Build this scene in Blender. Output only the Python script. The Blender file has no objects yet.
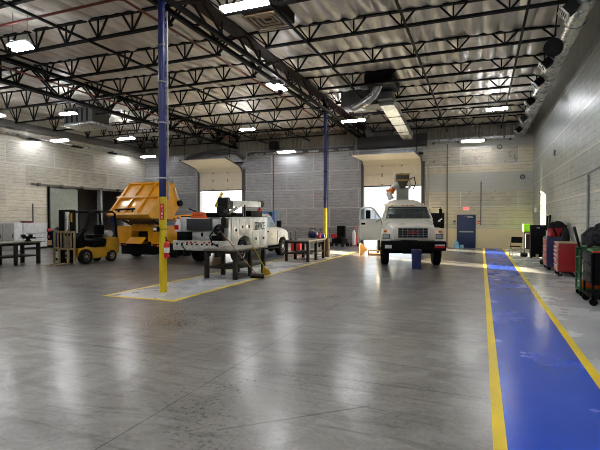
import bpy, bmesh, math, random
from mathutils import Vector, Matrix
random.seed(7)
R = math.radians
sc = bpy.context.scene
COL = sc.collection

# ------------------------------------------------------------------ materials
def lin(v):
    v /= 255.0
    return v / 12.92 if v <= 0.04045 else ((v + 0.055) / 1.055) ** 2.4
def C(r, g, b): return (lin(r), lin(g), lin(b), 1)

class NT:
    def __init__(s, name):
        s.m = bpy.data.materials.new(name); s.m.use_nodes = True
        s.t = s.m.node_tree; s.n = s.t.nodes; s.b = s.n['Principled BSDF']
    def add(s, typ, **kw):
        n = s.n.new(typ)
        for k, v in kw.items():
            if k.startswith('i_'):
                n.inputs[k[2:].replace('_', ' ')].default_value = v
            else: setattr(n, k, v)
        return n
    def link(s, a, b): s.t.links.new(a, b)
    def math(s, op, a, b=None, c=None):
        n = s.n.new('ShaderNodeMath'); n.operation = op
        for i, v in enumerate((a, b, c)):
            if v is None: continue
            if isinstance(v, (int, float)): n.inputs[i].default_value = v
            else: s.link(v, n.inputs[i])
        return n.outputs[0]
    def mix(s, fac, a, b, blend='MIX'):
        n = s.n.new('ShaderNodeMix'); n.data_type = 'RGBA'; n.blend_type = blend
        for sock, v in ((n.inputs[0], fac), (n.inputs[6], a), (n.inputs[7], b)):
            if hasattr(v, 'is_linked'): s.link(v, sock)
            else: sock.default_value = v
        return n.outputs[2]
    def ramp(s, fac, stops):
        n = s.n.new('ShaderNodeMapRange')
        s.link(fac, n.inputs[0])
        n.inputs[1].default_value, n.inputs[2].default_value, n.inputs[3].default_value, n.inputs[4].default_value = stops
        return n.outputs[0]

_mc = {}
def M(name, rgb, rough=.5, metal=0., var=.12, vs=6., bump=0., bs=40., emis=0., spec=.5, coat=0., alpha=1.):
    if name in _mc: return _mc[name]
    k = NT(name); b = k.b
    tc = k.add('ShaderNodeTexCoord')
    nz = k.add('ShaderNodeTexNoise'); nz.inputs['Scale'].default_value = vs; nz.inputs['Detail'].default_value = 5
    k.link(tc.outputs['Object'], nz.inputs['Vector'])
    c = C(*rgb)
    lo = tuple(x * (1 - var) for x in c[:3]) + (1,); hi = tuple(min(1, x * (1 + var)) for x in c[:3]) + (1,)
    f = k.ramp(nz.outputs['Fac'], (.3, .7, 0., 1.))
    k.link(k.mix(f, lo, hi), b.inputs['Base Color'])
    b.inputs['Roughness'].default_value = rough; b.inputs['Metallic'].default_value = metal
    b.inputs['Specular IOR Level'].default_value = spec
    b.inputs['Coat Weight'].default_value = coat
    if rough > .12:
        k.link(k.ramp(nz.outputs['Fac'], (.3, .7, max(0, rough - .06), min(1, rough + .06))), b.inputs['Roughness'])
    if bump:
        n2 = k.add('ShaderNodeTexNoise'); n2.inputs['Scale'].default_value = bs; n2.inputs['Detail'].default_value = 4
        k.link(tc.outputs['Object'], n2.inputs['Vector'])
        bp = k.add('ShaderNodeBump'); bp.inputs['Strength'].default_value = bump; bp.inputs['Distance'].default_value = .02
        k.link(n2.outputs['Fac'], bp.inputs['Height']); k.link(bp.outputs['Normal'], b.inputs['Normal'])
    if emis:
        b.inputs['Emission Color'].default_value = c; b.inputs['Emission Strength'].default_value = emis
    _mc[name] = k.m
    return k.m

def mat_glass(name, rgb=(150, 165, 170), rough=.05, alpha=.35):
    if name in _mc: return _mc[name]
    m = M(name, rgb, rough, 0, .02); b = m.node_tree.nodes['Principled BSDF']
    b.inputs['Alpha'].default_value = alpha; b.inputs['Specular IOR Level'].default_value = .8
    return m

def mat_concrete():
    k = NT('polished concrete'); b = k.b
    tc = k.add('ShaderNodeTexCoord'); P = tc.outputs['Object']
    def noise(scale, det=6, rough=.6, dist=0, vec=None):
        n = k.add('ShaderNodeTexNoise'); n.inputs['Scale'].default_value = scale; n.inputs['Detail'].default_value = det
        n.inputs['Roughness'].default_value = rough; n.inputs['Distortion'].default_value = dist
        k.link(vec or P, n.inputs['Vector']); return n.outputs['Fac']
    big = noise(.22, 4, .55, .6); mid = noise(1.3, 8, .68, .8); fine = noise(22, 6, .7)
    col = k.mix(k.ramp(big, (.3, .72, 0, 1)), C(126, 124, 119), C(160, 157, 151))
    col = k.mix(k.ramp(mid, (.36, .62, 0, .85)), col, C(84, 81, 77))
    col = k.mix(k.ramp(fine, (.35, .75, 0, .3)), col, C(190, 187, 182))
    # swirled tyre scuffs: stretched distorted noise
    mp = k.add('ShaderNodeMapping'); mp.inputs['Rotation'].default_value = (0, 0, .35); mp.inputs['Scale'].default_value = (.5, 3.2, 1)
    k.link(P, mp.inputs['Vector'])
    sc1 = noise(1.1, 8, .7, 2.2, mp.outputs[0])
    col = k.mix(k.ramp(sc1, (.5, .66, 0, .6)), col, C(70, 67, 64))
    # small dark specks
    sp = k.add('ShaderNodeTexVoronoi'); sp.inputs['Scale'].default_value = 2.3; k.link(P, sp.inputs['Vector'])
    spm = k.math('MULTIPLY', k.math('LESS_THAN', sp.outputs['Distance'], .05), .5)
    col = k.mix(spm, col, C(60, 58, 55))
    # saw-cut joints
    sx = k.add('ShaderNodeSeparateXYZ'); k.link(P, sx.inputs[0])
    wob = k.math('MULTIPLY', k.math('SUBTRACT', mid, .5), .05)
    def joint(axis, off, per, w):
        a = k.math('ADD', k.math('ADD', axis, -off + 1000 * per + per / 2), wob)
        d = k.math('ABSOLUTE', k.math('SUBTRACT', k.math('MODULO', a, per), per / 2))
        return k.math('LESS_THAN', d, w)
    j = k.math('MAXIMUM', joint(sx.outputs[0], -2.7, 4.3, .008), joint(sx.outputs[1], 4.75, 4.1, .007))
    jm = k.math('MULTIPLY', j, k.ramp(mid, (.3, .6, .35, .9)))
    col = k.mix(jm, col, C(48, 46, 44))
    # one long rubber skid across the near floor
    ms = k.add('ShaderNodeMapping'); ms.vector_type = 'TEXTURE'; ms.inputs['Location'].default_value = (-1.98, 3.24, 0); ms.inputs['Rotation'].default_value = (0, 0, math.atan2(.92, 1.03))
    k.link(P, ms.inputs['Vector']); ss = k.add('ShaderNodeSeparateXYZ'); k.link(ms.outputs[0], ss.inputs[0])
    along = k.math('MULTIPLY', k.math('GREATER_THAN', ss.outputs[0], -.05), k.math('LESS_THAN', ss.outputs[0], 1.38))
    thick = k.math('LESS_THAN', k.math('ABSOLUTE', k.math('ADD', ss.outputs[1], k.math('MULTIPLY', k.math('SUBTRACT', mid, .5), .03))), .011)
    col = k.mix(k.math('MULTIPLY', k.math('MULTIPLY', along, thick), k.ramp(fine, (.35, .6, .3, .9))), col, C(42, 40, 38))
    k.link(col, b.inputs['Base Color'])
    rg = k.math('ADD', k.ramp(big, (.3, .7, .26, .34)), k.ramp(fine, (.3, .7, -.02, .03)))
    k.link(rg, b.inputs['Roughness'])
    b.inputs['Specular IOR Level'].default_value = .26; b.inputs['Coat Weight'].default_value = .32; b.inputs['Coat Roughness'].default_value = .08
    bp = k.add('ShaderNodeBump'); bp.inputs['Strength'].default_value = .3; bp.inputs['Distance'].default_value = .015
    h = k.math('SUBTRACT', k.math('ADD', k.math('MULTIPLY', noise(7, 3, .55, .5), .9), k.math('MULTIPLY', fine, .3)), k.math('MULTIPLY', j, .5))
    k.link(h, bp.inputs['Height']); k.link(bp.outputs[0], b.inputs['Normal']); k.link(bp.outputs[0], b.inputs['Coat Normal'])
    return k.m

def mat_paint(name, rgb, scuff, amt=.5, rough=.3):
    k = NT(name); b = k.b
    tc = k.add('ShaderNodeTexCoord'); P = tc.outputs['Object']
    def noise(scale, det=6, dist=0, vec=None, ro=.6):
        n = k.add('ShaderNodeTexNoise'); n.inputs['Scale'].default_value = scale; n.inputs['Detail'].default_value = det
        n.inputs['Distortion'].default_value = dist; n.inputs['Roughness'].default_value = ro
        k.link(vec or P, n.inputs['Vector']); return n.outputs['Fac']
    a = noise(.9, 6)
    c = C(*rgb)
    col = k.mix(k.ramp(a, (.3, .7, 0, 1)), tuple(x * .86 for x in c[:3]) + (1,), tuple(min(1, x * 1.12) for x in c[:3]) + (1,))
    mp = k.add('ShaderNodeMapping'); mp.inputs['Rotation'].default_value = (0, 0, .3); mp.inputs['Scale'].default_value = (.8, 5, 1)
    k.link(P, mp.inputs['Vector'])
    s1 = k.ramp(noise(3.4, 10, 1.2, mp.outputs[0], .75), (.62, .72, 0, amt))
    mp2 = k.add('ShaderNodeMapping'); mp2.inputs['Rotation'].default_value = (0, 0, -.5); mp2.inputs['Scale'].default_value = (1.2, 9, 1); mp2.inputs['Location'].default_value = (3, 7, 0)
    k.link(P, mp2.inputs['Vector'])
    s2 = k.ramp(noise(2.6, 10, 1.5, mp2.outputs[0], .75), (.64, .74, 0, amt))
    col = k.mix(k.math('MAXIMUM', s1, s2), col, C(*scuff))
    k.link(col, b.inputs['Base Color'])
    k.link(k.ramp(a, (.3, .7, rough, rough + .1)), b.inputs['Roughness'])
    bp = k.add('ShaderNodeBump'); bp.inputs['Strength'].default_value = .15; bp.inputs['Distance'].default_value = .02
    k.link(noise(6, 5, .4), bp.inputs['Height']); k.link(bp.outputs[0], b.inputs['Normal'])
    return k.m

def mat_wall(name, axis, rgb_lo, rgb_hi, lower=None, metal=.45, rough=.36, bands=False):
    """coursed block wall under a metallic silver coating, with big panels of slightly different sheen"""
    k = NT(name); b = k.b
    tc = k.add('ShaderNodeTexCoord'); sx = k.add('ShaderNodeSeparateXYZ'); k.link(tc.outputs['Object'], sx.inputs[0])
    H, Z = sx.outputs[axis], sx.outputs[2]
    cv = k.add('ShaderNodeCombineXYZ'); k.link(H, cv.inputs[0]); k.link(Z, cv.inputs[1]); V = cv.outputs[0]
    def brick(w, h, mortar, off, c1, c2, cm, smooth=.1):
        n = k.add('ShaderNodeTexBrick'); n.offset = off; k.link(V, n.inputs['Vector'])
        n.inputs['Scale'].default_value = 1; n.inputs['Brick Width'].default_value = w; n.inputs['Row Height'].default_value = h
        n.inputs['Mortar Size'].default_value = mortar; n.inputs['Mortar Smooth'].default_value = smooth; n.inputs['Bias'].default_value = 0
        n.inputs['Color1'].default_value = c1; n.inputs['Color2'].default_value = c2; n.inputs['Mortar'].default_value = cm
        return n
    W, B, G = (1, 1, 1, 1), (0, 0, 0, 1), (.5, .5, .5, 1)
    panel = brick(3.1, 1.22, .03, .37, W, B, G)
    pv = k.add('ShaderNodeSeparateColor'); k.link(panel.outputs['Color'], pv.inputs[0])
    zz = k.math('ABSOLUTE', k.math('SUBTRACT', k.math('MODULO', Z, .2), .1))
    course_f = k.ramp(zz, (.08, .1, 0, 1))
    vj = brick(.8, .2, .012, .5, W, B, G, .5)
    nz = k.add('ShaderNodeTexNoise'); nz.inputs['Scale'].default_value = 2.2; nz.inputs['Detail'].default_value = 8; nz.inputs['Roughness'].default_value = .7
    k.link(V, nz.inputs['Vector'])
    mp = k.add('ShaderNodeMapping'); mp.inputs['Scale'].default_value = (1.1, 14, 1); k.link(V, mp.inputs['Vector'])
    st = k.add('ShaderNodeTexNoise'); st.inputs['Scale'].default_value = 1.6; st.inputs['Detail'].default_value = 5; k.link(mp.outputs[0], st.inputs['Vector'])
    lo, hi = C(*rgb_lo), C(*rgb_hi)
    col = k.mix(k.ramp(pv.outputs[0], (0, 1, .15, .85)), lo, hi)
    col = k.mix(k.ramp(nz.outputs['Fac'], (.35, .7, 0, .35)), col, tuple(x * .7 for x in lo[:3]) + (1,))
    col = k.mix(k.ramp(st.outputs['Fac'], (.42, .66, 0, .32)), col, tuple(min(1, x * 1.35) for x in hi[:3]) + (1,))
    col = k.mix(k.math('MULTIPLY', panel.outputs['Fac'], k.ramp(nz.outputs['Fac'], (.38, .55, .2, .95))), col, C(206, 204, 198))
    col = k.mix(k.math('MULTIPLY', k.math('MAXIMUM', course_f, k.math('MULTIPLY', vj.outputs['Fac'], .25)), k.ramp(nz.outputs['Fac'], (.3, .7, .15, .7))), col, C(84, 82, 78))
    met = k.ramp(pv.outputs[0], (0, 1, metal - .08, metal + .08))
    rgh = k.math('ADD', k.ramp(pv.outputs[0], (0, 1, rough, rough + .1)), k.ramp(nz.outputs['Fac'], (.3, .7, -.04, .06)))
    if bands:      # courses of matt sheeting between glossy ones
        band = k.math('MAXIMUM', k.math('MULTIPLY', k.math('GREATER_THAN', Z, 3.35), k.math('LESS_THAN', Z, 4.45)), k.math('GREATER_THAN', Z, 5.85))
        col = k.mix(band, col, C(168, 166, 161)); met = k.math('MULTIPLY', met, k.math('SUBTRACT', 1, band)); rgh = k.math('MAXIMUM', rgh, k.math('MULTIPLY', band, .5))
        col = k.mix(k.math('MULTIPLY', course_f, .25), col, C(110, 108, 104))
    if lower:
        low = k.math('LESS_THAN', Z, 1.15)
        col = k.mix(low, col, C(*lower))
        met = k.math('MULTIPLY', met, k.math('SUBTRACT', 1, low)); rgh = k.math('MAXIMUM', rgh, k.math('MULTIPLY', low, .6))
    k.link(col, b.inputs['Base Color']); k.link(met, b.inputs['Metallic']); k.link(rgh, b.inputs['Roughness'])
    bp = k.add('ShaderNodeBump'); bp.inputs['Strength'].default_value = .28; bp.inputs['Distance'].default_value = .01
    w = k.add('ShaderNodeTexWave'); w.bands_direction = 'Y'; w.inputs['Scale'].default_value = 1 / .2 * .314 * 1.0; w.inputs['Distortion'].default_value = 0
    k.link(V, w.inputs['Vector'])
    h = k.math('ADD', k.math('ADD', k.math('MULTIPLY', course_f, -.6), k.math('MULTIPLY', w.outputs['Fac'], .35)), k.math('MULTIPLY', st.outputs['Fac'], .5))
    k.link(h, bp.inputs['Height']); k.link(bp.outputs[0], b.inputs['Normal'])
    return k.m

def mat_ceiling():
    k = NT('ceiling insulation facing'); b = k.b
    tc = k.add('ShaderNodeTexCoord'); P = tc.outputs['Object']
    mp = k.add('ShaderNodeMapping'); mp.inputs['Scale'].default_value = (1, .35, 1); k.link(P, mp.inputs['Vector'])
    n = k.add('ShaderNodeTexNoise'); n.inputs['Scale'].default_value = 2.5; n.inputs['Detail'].default_value = 8; n.inputs['Distortion'].default_value = .8
    k.link(mp.outputs[0], n.inputs['Vector'])
    n2 = k.add('ShaderNodeTexNoise'); n2.inputs['Scale'].default_value = 11; n2.inputs['Detail'].default_value = 4; k.link(mp.outputs[0], n2.inputs['Vector'])
    col = k.mix(k.ramp(n.outputs['Fac'], (.3, .7, 0, 1)), C(176, 170, 160), C(214, 208, 198))
    k.link(col, b.inputs['Base Color'])
    b.inputs['Metallic'].default_value = .25
    k.link(k.ramp(n.outputs['Fac'], (.3, .7, .3, .45)), b.inputs['Roughness'])
    bp = k.add('ShaderNodeBump'); bp.inputs['Strength'].default_value = .35; bp.inputs['Distance'].default_value = .04
    k.link(k.math('ADD', n.outputs['Fac'], k.math('MULTIPLY', n2.outputs['Fac'], .35)), bp.inputs['Height']); k.link(bp.outputs[0], b.inputs['Normal'])
    return k.m

BLACKSTEEL = M('black steel', (10, 10, 11), .6, 0, .2, spec=.12)
BROWNSTEEL = M('red oxide steel', (30, 18, 16), .6, 0, .2, spec=.15)
REDPIPE = M('red oxide pipe', (112, 50, 42), .5, .1)
BLACK = M('black plastic', (11, 11, 12), .6, spec=.1)
RUBBER = M('tyre rubber', (18, 18, 19), .8, 0, .2, 12, .3, 60, spec=.2)
WHITE = M('white vehicle paint', (222, 222, 218), .28, 0, .05, 2, coat=.4)
CREAM = M('cream white vehicle paint', (240, 236, 222), .3, 0, .05, 2, coat=.4)
YEL = M('yellow vehicle paint', (234, 164, 8), .42, 0, .1, 3, coat=.1)
YELD = M('forklift yellow paint', (184, 138, 26), .4, 0, .15, 4)
STEEL = M('bare steel', (165, 165, 165), .32, .9, .1)
GALV = M('galvanised duct', (176, 178, 178), .3, .85, .12, 5, .1, 8)
DUCTGREY = M('dull grey duct', (92, 92, 90), .5, .5, .12)
CHROME = M('bright chrome', (210, 210, 210), .12, 1, .02)
DARKWOOD = M('dark bench steel', (34, 29, 24), .6, .1, .25, 10, spec=.25)
BENCHTOP = M('worn bench top', (120, 114, 104), .45, .4, .25, 5)
BEIGE = M('beige door panel', (226, 216, 196), .5, 0, .05)
GREYP = M('grey panel', (150, 152, 152), .5, .2)
RED = M('tool chest red', (150, 12, 14), .4, 0, .1, 3, coat=.1)
REDP = M('bright red', (205, 30, 30), .4)
BLUE = M('column blue', (10, 26, 92), .4, 0, .1, 3, coat=.1)
COLYEL = M('column yellow', (214, 188, 20), .4, 0, .1, 3, coat=.2)
NAVY = M('navy paint', (16, 28, 80), .45)
DOORBLUE = M('blue door paint', (16, 38, 84), .4, 0, .06)
LIFTBLUE = M('lift blue', (40, 120, 200), .4)
GREEN = M('lime green', (130, 196, 20), .45)
CARTGREEN = M('cart green', (40, 150, 60), .4)
ORANGE = M('orange', (224, 96, 30), .45)
CLOTH = M('dark cloth', (20, 21, 27), .9, 0, .3, 9, .5, 25)
WOOD = M('light wood', (186, 136, 70), .6, 0, .2, 5)
TAN = M('tan board', (206, 186, 140), .7)
PLASTICW = M('white plastic', (225, 225, 225), .5)
WATER = M('pale blue plastic', (150, 200, 228), .2)
DARKINT = M('dark interior trim', (17, 17, 18), .6, spec=.25)
GLASSD = mat_glass('dark windscreen glass', (70, 78, 80), .06, .55)
GLASSB = mat_glass('side window glass', (120, 160, 185), .06, .5)
LAMP = M('lamp red lens', (200, 24, 20), .2)
LAMPO = M('amber lens', (235, 120, 20), .2)
LAMPC = M('clear lamp lens', (200, 205, 205), .12, .3)
TUBE = M('lit lamp diffuser', (250, 251, 255), .4, 0, .0, emis=66)
TUBEW = M('lit wall lamp diffuser', (250, 251, 255), .4, 0, .0, emis=38)
EXITM = M('lit exit red', (255, 40, 40), .4, 0, 0, emis=3)

# ------------------------------------------------------------------ mesh builder
class MB:
    def __init__(s): s.bm = bmesh.new()
    def _add(s, verts, faces):
        vs = [s.bm.verts.new(v) for v in verts]
        out = []
        for f in faces:
            try: out.append(s.bm.faces.new([vs[i] for i in f]))
            except ValueError: pass
        return vs, out
    def box(s, x0, x1, y0, y1, z0, z1, bev=0, mtx=None, seg=2):
        v = [(x, y, z) for z in (z0, z1) for y in (y0, y1) for x in (x0, x1)]
        if mtx is not None: v = [mtx @ Vector(p) for p in v]
        vs, fs = s._add(v, [(0, 2, 3, 1), (4, 5, 7, 6), (0, 1, 5, 4), (2, 6, 7, 3), (0, 4, 6, 2), (1, 3, 7, 5)])
        if bev:
            es = list({e for f in fs for e in f.edges})
            bmesh.ops.bevel(s.bm, geom=es, offset=bev, segments=seg, affect='EDGES', profile=.6)
        return s
    def bar(s, p0, p1, w, h=None, up=(0, 0, 1), bev=0):
        p0, p1 = Vector(p0), Vector(p1); h = h or w
        d = p1 - p0; L = d.length; d.normalize(); up = Vector(up)
        if abs(d.dot(up)) > .98: up = Vector((0, 1, 0))
        x = d.cross(up).normalized(); z = x.cross(d).normalized()
        m = Matrix((x, d, z)).transposed().to_4x4(); m.translation = p0
        return s.box(-w / 2, w / 2, 0, L, -h / 2, h / 2, bev, m)
    def ring(s, c, ax, r, n, ref=None):
        ax = Vector(ax).normalized(); ref = Vector(ref) if ref else (Vector((0, 0, 1)) if abs(ax.z) < .9 else Vector((1, 0, 0)))
        x = ax.cross(ref).normalized(); y = ax.cross(x)
        return [Vector(c) + (x * math.cos(2 * math.pi * i / n) + y * math.sin(2 * math.pi * i / n)) * r for i in range(n)]
    def loft(s, rings, cap=True, closed=True):
        n = len(rings[0]); v = [p for r in rings for p in r]; f = []
        for k in range(len(rings) - 1):
            for i in range(n if closed else n - 1):
                j = (i + 1) % n
                f.append((k * n + i, k * n + j, (k + 1) * n + j, (k + 1) * n + i))
        if cap: f += [tuple(range(n - 1, -1, -1)), tuple((len(rings) - 1) * n + i for i in range(n))]
        s._add(v, f); return s
    def cyl(s, p0, p1, r, r2=None, n=16):
        d = Vector(p1) - Vector(p0)
        return s.loft([s.ring(p0, d, r, n), s.ring(p1, d, r if r2 is None else r2, n)])
    def tube(s, pts, r, n=8):
        pts = [Vector(p) for p in pts]; rs = []; ref = None
        for i, p in enumerate(pts):
            d = (pts[min(i + 1, len(pts) - 1)] - pts[max(i - 1, 0)]).normalized()
            if ref is None: ref = Vector((0, 0, 1)) if abs(d.z) < .9 else Vector((1, 0, 0))
            x = d.cross(ref).normalized(); y = d.cross(x); ref = x.cross(d)
            rr = r[i] if isinstance(r, (list, tuple)) else r
            rs.append([p + (x * math.cos(2 * math.pi * k / n) + y * math.sin(2 * math.pi * k / n)) * rr for k in range(n)])
        return s.loft(rs)
    def lathe(s, c, ax, prof, n=20):
        """prof: (radius, distance along axis)"""
        ax = Vector(ax).normalized()
        return s.loft([s.ring(Vector(c) + ax * t, ax, max(r, .0005), n) for r, t in prof])
    def prism(s, poly, axis, a, b, bev=0):
        """poly in the two other axes, in order (x->(y,z), y->(x,z), z->(x,y))"""
        def P(u, v, t): return {'x': (t, u, v), 'y': (u, t, v), 'z': (u, v, t)}[axis]
        n = len(poly)
        vs, fs = s._add([P(u, v, a) for u, v in poly] + [P(u, v, b) for u, v in poly],
               [tuple(range(n - 1, -1, -1)), tuple(range(n, 2 * n))] + [(i, (i + 1) % n, n + (i + 1) % n, n + i) for i in range(n)])
        if bev: bmesh.ops.bevel(s.bm, geom=list({e for f in fs for e in f.edges}), offset=bev, segments=2, affect='EDGES', profile=.6)
        return s
    def hexa(s, p):
        """eight corners: bottom loop 0-3, top loop 4-7"""
        s._add(p, [(3, 2, 1, 0), (4, 5, 6, 7), (0, 1, 5, 4), (1, 2, 6, 5), (2, 3, 7, 6), (3, 0, 4, 7)]); return s
    def blob(s, c, r, sx=1, sy=1, sz=1, jit=.0, sub=2):
        d = bmesh.ops.create_icosphere(s.bm, subdivisions=sub, radius=1)
        for v in d['verts']:
            k = 1 + random.uniform(-jit, jit)
            v.co = Vector((v.co.x * r * sx * k + c[0], v.co.y * r * sy * k + c[1], v.co.z * r * sz * k + c[2]))
        return s
    def torus(s, c, ax, Rr, r, n=24, m=8):
        pts = s.ring(c, ax, Rr, n); ax = Vector(ax).normalized(); rings = []
        for p in pts:
            o = (p - Vector(c)).normalized()
            rings.append([p + (o * math.cos(2 * math.pi * k / m) + ax * math.sin(2 * math.pi * k / m)) * r for k in range(m)])
        rings.append(rings[0])
        return s.loft(rings, cap=False)
    def build(s, name, mat, parent=None, loc=None, smooth=True):
        bmesh.ops.recalc_face_normals(s.bm, faces=s.bm.faces[:])
        me = bpy.data.meshes.new(name); s.bm.to_mesh(me); s.bm.free()
        if smooth:
            for p in me.polygons: p.use_smooth = True
            me.set_sharp_from_angle(angle=R(32))
        me.materials.append(mat)
        o = bpy.data.objects.new(name, me); COL.objects.link(o)
        if parent: o.parent = parent
        if loc: o.location = loc
        return o

def rrect(hw, z0, z1, y, r=.06, n=4, cx=0):
    """rounded rectangle ring in the plane y = const"""
    pts = []; zc0, zc1 = z0 + r, z1 - r
    for (qx, qz, a0) in ((cx + hw - r, zc1, 0), (cx - hw + r, zc1, 90), (cx - hw + r, zc0, 180), (cx + hw - r, zc0, 270)):
        for i in range(n + 1):
            a = R(a0 + 90 * i / n); pts.append(Vector((qx + r * math.cos(a), y, qz + r * math.sin(a))))
    return pts
def rplan(x0, x1, y0, y1, z, r=.08, n=4):
    pts = []
    for (qx, qy, a0) in ((x1 - r, y1 - r, 0), (x0 + r, y1 - r, 90), (x0 + r, y0 + r, 180), (x1 - r, y0 + r, 270)):
        for i in range(n + 1):
            a = R(a0 + 90 * i / n); pts.append(Vector((qx + r * math.cos(a), qy + r * math.sin(a), z)))
    return pts

def heap(m, c, r, sx, sy, sz, seed):
    """a wrinkled cloth lump"""
    d = bmesh.ops.create_icosphere(m.bm, subdivisions=4, radius=1)
    for v in d['verts']:
        p = v.co.copy(); w = 0
        for k in range(3):
            f = 3.2 * (k + 1) + seed * .37
            w += math.sin(p.x * f + 2.1 * math.sin(p.y * f * .7 + seed) + k) * math.cos(p.z * f * .8 + 1.7 * p.y * f * .5 + seed * 1.3) / (k + 1.4)
        q = p * (1 + .17 * w)
        v.co = Vector((q.x * r * sx + c[0], q.y * r * sy + c[1], max(-sz * r, q.z * r * sz) + c[2]))
def tag(o, label, cat, group=None):
    o['label'] = label; o['category'] = cat
    if group: o['group'] = group
    return o
def thing(name, label, cat, loc=(0, 0, 0), rz=0, group=None):
    o = bpy.data.objects.new(name, None); COL.objects.link(o)
    o.location = loc; o.rotation_euler = (0, 0, rz); o.empty_display_size = .2
    return tag(o, label, cat, group)
def struct(name, mb, mat, parent=None, smooth=True):
    o = mb.build(name, mat, parent, smooth=smooth)
    if parent is None: o['kind'] = 'structure'
    return o
def copy_tree(o, parent=None):
    c = o.copy(); COL.objects.link(c)
    if parent: c.parent = parent
    for ch in list(o.children): copy_tree(ch, c)
    return c
def text(name, body, size, mat, parent, loc, rot, ext=.004, sx=1):
    cu = bpy.data.curves.new(name, 'FONT'); cu.body = body; cu.size = size; cu.extrude = ext
    cu.align_x = 'CENTER'; cu.align_y = 'CENTER'; cu.materials.append(mat)
    tmp = bpy.data.objects.new('tmp', cu); COL.objects.link(tmp)
    me = bpy.data.meshes.new_from_object(tmp.evaluated_get(bpy.context.evaluated_depsgraph_get())); me.name = name
    bpy.data.objects.remove(tmp); bpy.data.curves.remove(cu)
    o = bpy.data.objects.new(name, me); COL.objects.link(o); o.parent = parent
    o.location = loc; o.rotation_euler = rot; o.scale = (sx, 1, 1)
    return o

# ------------------------------------------------------------------ room shell
XL, XR, YB, YF = -24.5, 2.7, 28.7, -8.0
ZT = 7.95
def cz(x): return 7.35 - .0185 * (x - 2.6)
D1, D2, DH = (-19.4, -15.8), (-7.0, -3.4), 5.15          # the two vehicle doors
L0, L1, LH = 20.05, 26.4, 3.7                            # opening in the left wall

struct('floor', MB().box(XL - .3, XR + .3, YF - .3, YB + .3, -.2, 0), mat_concrete())
GREYPAINT = mat_paint('light grey floor paint', (190, 192, 192), (160, 160, 158), .16, .22)
BLUEPAINT = mat_paint('blue floor paint', (16, 74, 196), (150, 165, 205), .28, .2)
YELPAINT = mat_paint('yellow floor paint', (238, 206, 20), (170, 160, 120), .35, .35)
struct('floor_walkway', MB().box(.2, 1.14, YF, YB, 0, .003), BLUEPAINT)
struct('floor_strip', MB().box(1.24, XR, YF, YB, 0, .003), GREYPAINT)
struct('floor_line', MB().box(.1, .2, YF, YB, 0, .004), YELPAINT)
struct('floor_line', MB().box(1.14, 1.24, YF, YB, 0, .004), YELPAINT)
struct('floor_pad', MB().box(-7.85, -6.1, 7.98, 24, 0, .003), GREYPAINT)
m = MB()
m.box(-7.95, -7.85, 7.88, 24, 0, .004).box(-6.1, -6.0, 7.88, 24, 0, .004).box(-7.85, -6.1, 7.88, 7.98, 0, .004)
struct('floor_line', m, YELPAINT)

WB = mat_wall('silver coated back wall', 0, (122, 124, 128), (182, 183, 185), None, .5, .32)
WBR = mat_wall('silver back wall bay with painted gold reflection', 0, (144, 141, 134), (208, 196, 166), (216, 198, 160), .6, .27, True)  # gold in the lighter tone is painted: sunlit floor reflected in the coating
WR = mat_wall('silver coated side wall', 1, (136, 142, 142), (182, 188, 186), None, .78, .33)
WL = mat_wall('pale coated side wall', 1, (150, 147, 138), (220, 215, 203), None, .5, .3)
m = MB(); T = .3
m.box(XL - .3, D1[0], YB, YB + T, 0, ZT).box(D1[1], D2[0], YB, YB + T, 0, ZT)
m.box(D1[0], D1[1], YB, YB + T, DH, ZT).box(D2[0], D2[1], YB, YB + T, DH, ZT)
struct('wall_back', m, WB, smooth=False)
struct('wall_back_bay', MB().box(D2[1], XR + .3, YB, YB + T, 0, ZT), WBR, smooth=False)
struct('wall_right', MB().box(XR, XR + T, YF, YB, 0, ZT), WR, smooth=False)
m = MB()
m.box(XL - T, XL, YF, L0, 0, ZT).box(XL - T, XL, L1, YB, 0, ZT).box(XL - T, XL, L0, L1, LH, ZT)
struct('wall_left', m, WL, smooth=False)
struct('wall_front', MB().box(XL - T, XR + T, YF - T, YF, 0, ZT), WB, smooth=False)
# room beyond the left opening
RM = M('unlit store room wall', (150, 144, 138), .7)
m = MB()
m.box(XL - 5, XL - 4.8, 18, 29, -.1, 4.4).box(XL - 5, XL - T, 17.9, 18.1, -.1, 4.4).box(XL - 5, XL - T, 28.6, 28.7, -.1, 4.4)
m.box(XL - 5, XL - T, 17.9, 28.7, 4.2, 4.4)
struct('wall_store', m, RM, smooth=False)
struct('floor_store', MB().box(XL - 5, XL - T, 17.9, 28.7, -.2, 0), M('store floor', (110, 108, 104), .4))

# pinned, sagging insulation under the roof deck
nx, ny = 590, 230
JY = [7.82 + 2.44 * i for i in range(9)]
m = MB(); vs = []
rnd = [random.uniform(0, 6.28) for _ in range(80)]
for j in range(ny + 1):
    y = YF + (YB - YF) * j / ny
    t = ((y - 7.82) / 2.44) % 1.0
    pinch = math.sin(math.pi * t) ** .5
    for i in range(nx + 1):
        x = XL + (XR - XL) * i / nx
        col = x / .46; ci = math.floor(col); ph = col - ci
        bulge = abs(math.sin(math.pi * ph)) ** .55
        a = .5 + .5 * math.sin(rnd[ci % 80] + y * .8 + math.sin(y * 2.1 + ci))
        z = cz(x) + .05 - (.05 + .08 * a) * (.5 + .5 * pinch) * bulge - .02 * pinch + .005 * math.sin(x * 9 + y * 4) * math.sin(y * 6.3 + x * 2)
        vs.append((x, y, z))
fs = [(j * (nx + 1) + i, j * (nx + 1) + i + 1, (j + 1) * (nx + 1) + i + 1, (j + 1) * (nx + 1) + i) for j in range(ny) for i in range(nx)]
m._add(vs, fs)
struct('ceiling', m, mat_ceiling())
struct('ceiling_deck', MB().box(XL - .4, XR + .4, YF - .4, YB + .4, ZT, ZT + .2), M('roof deck', (90, 90, 90), .8))
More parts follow.
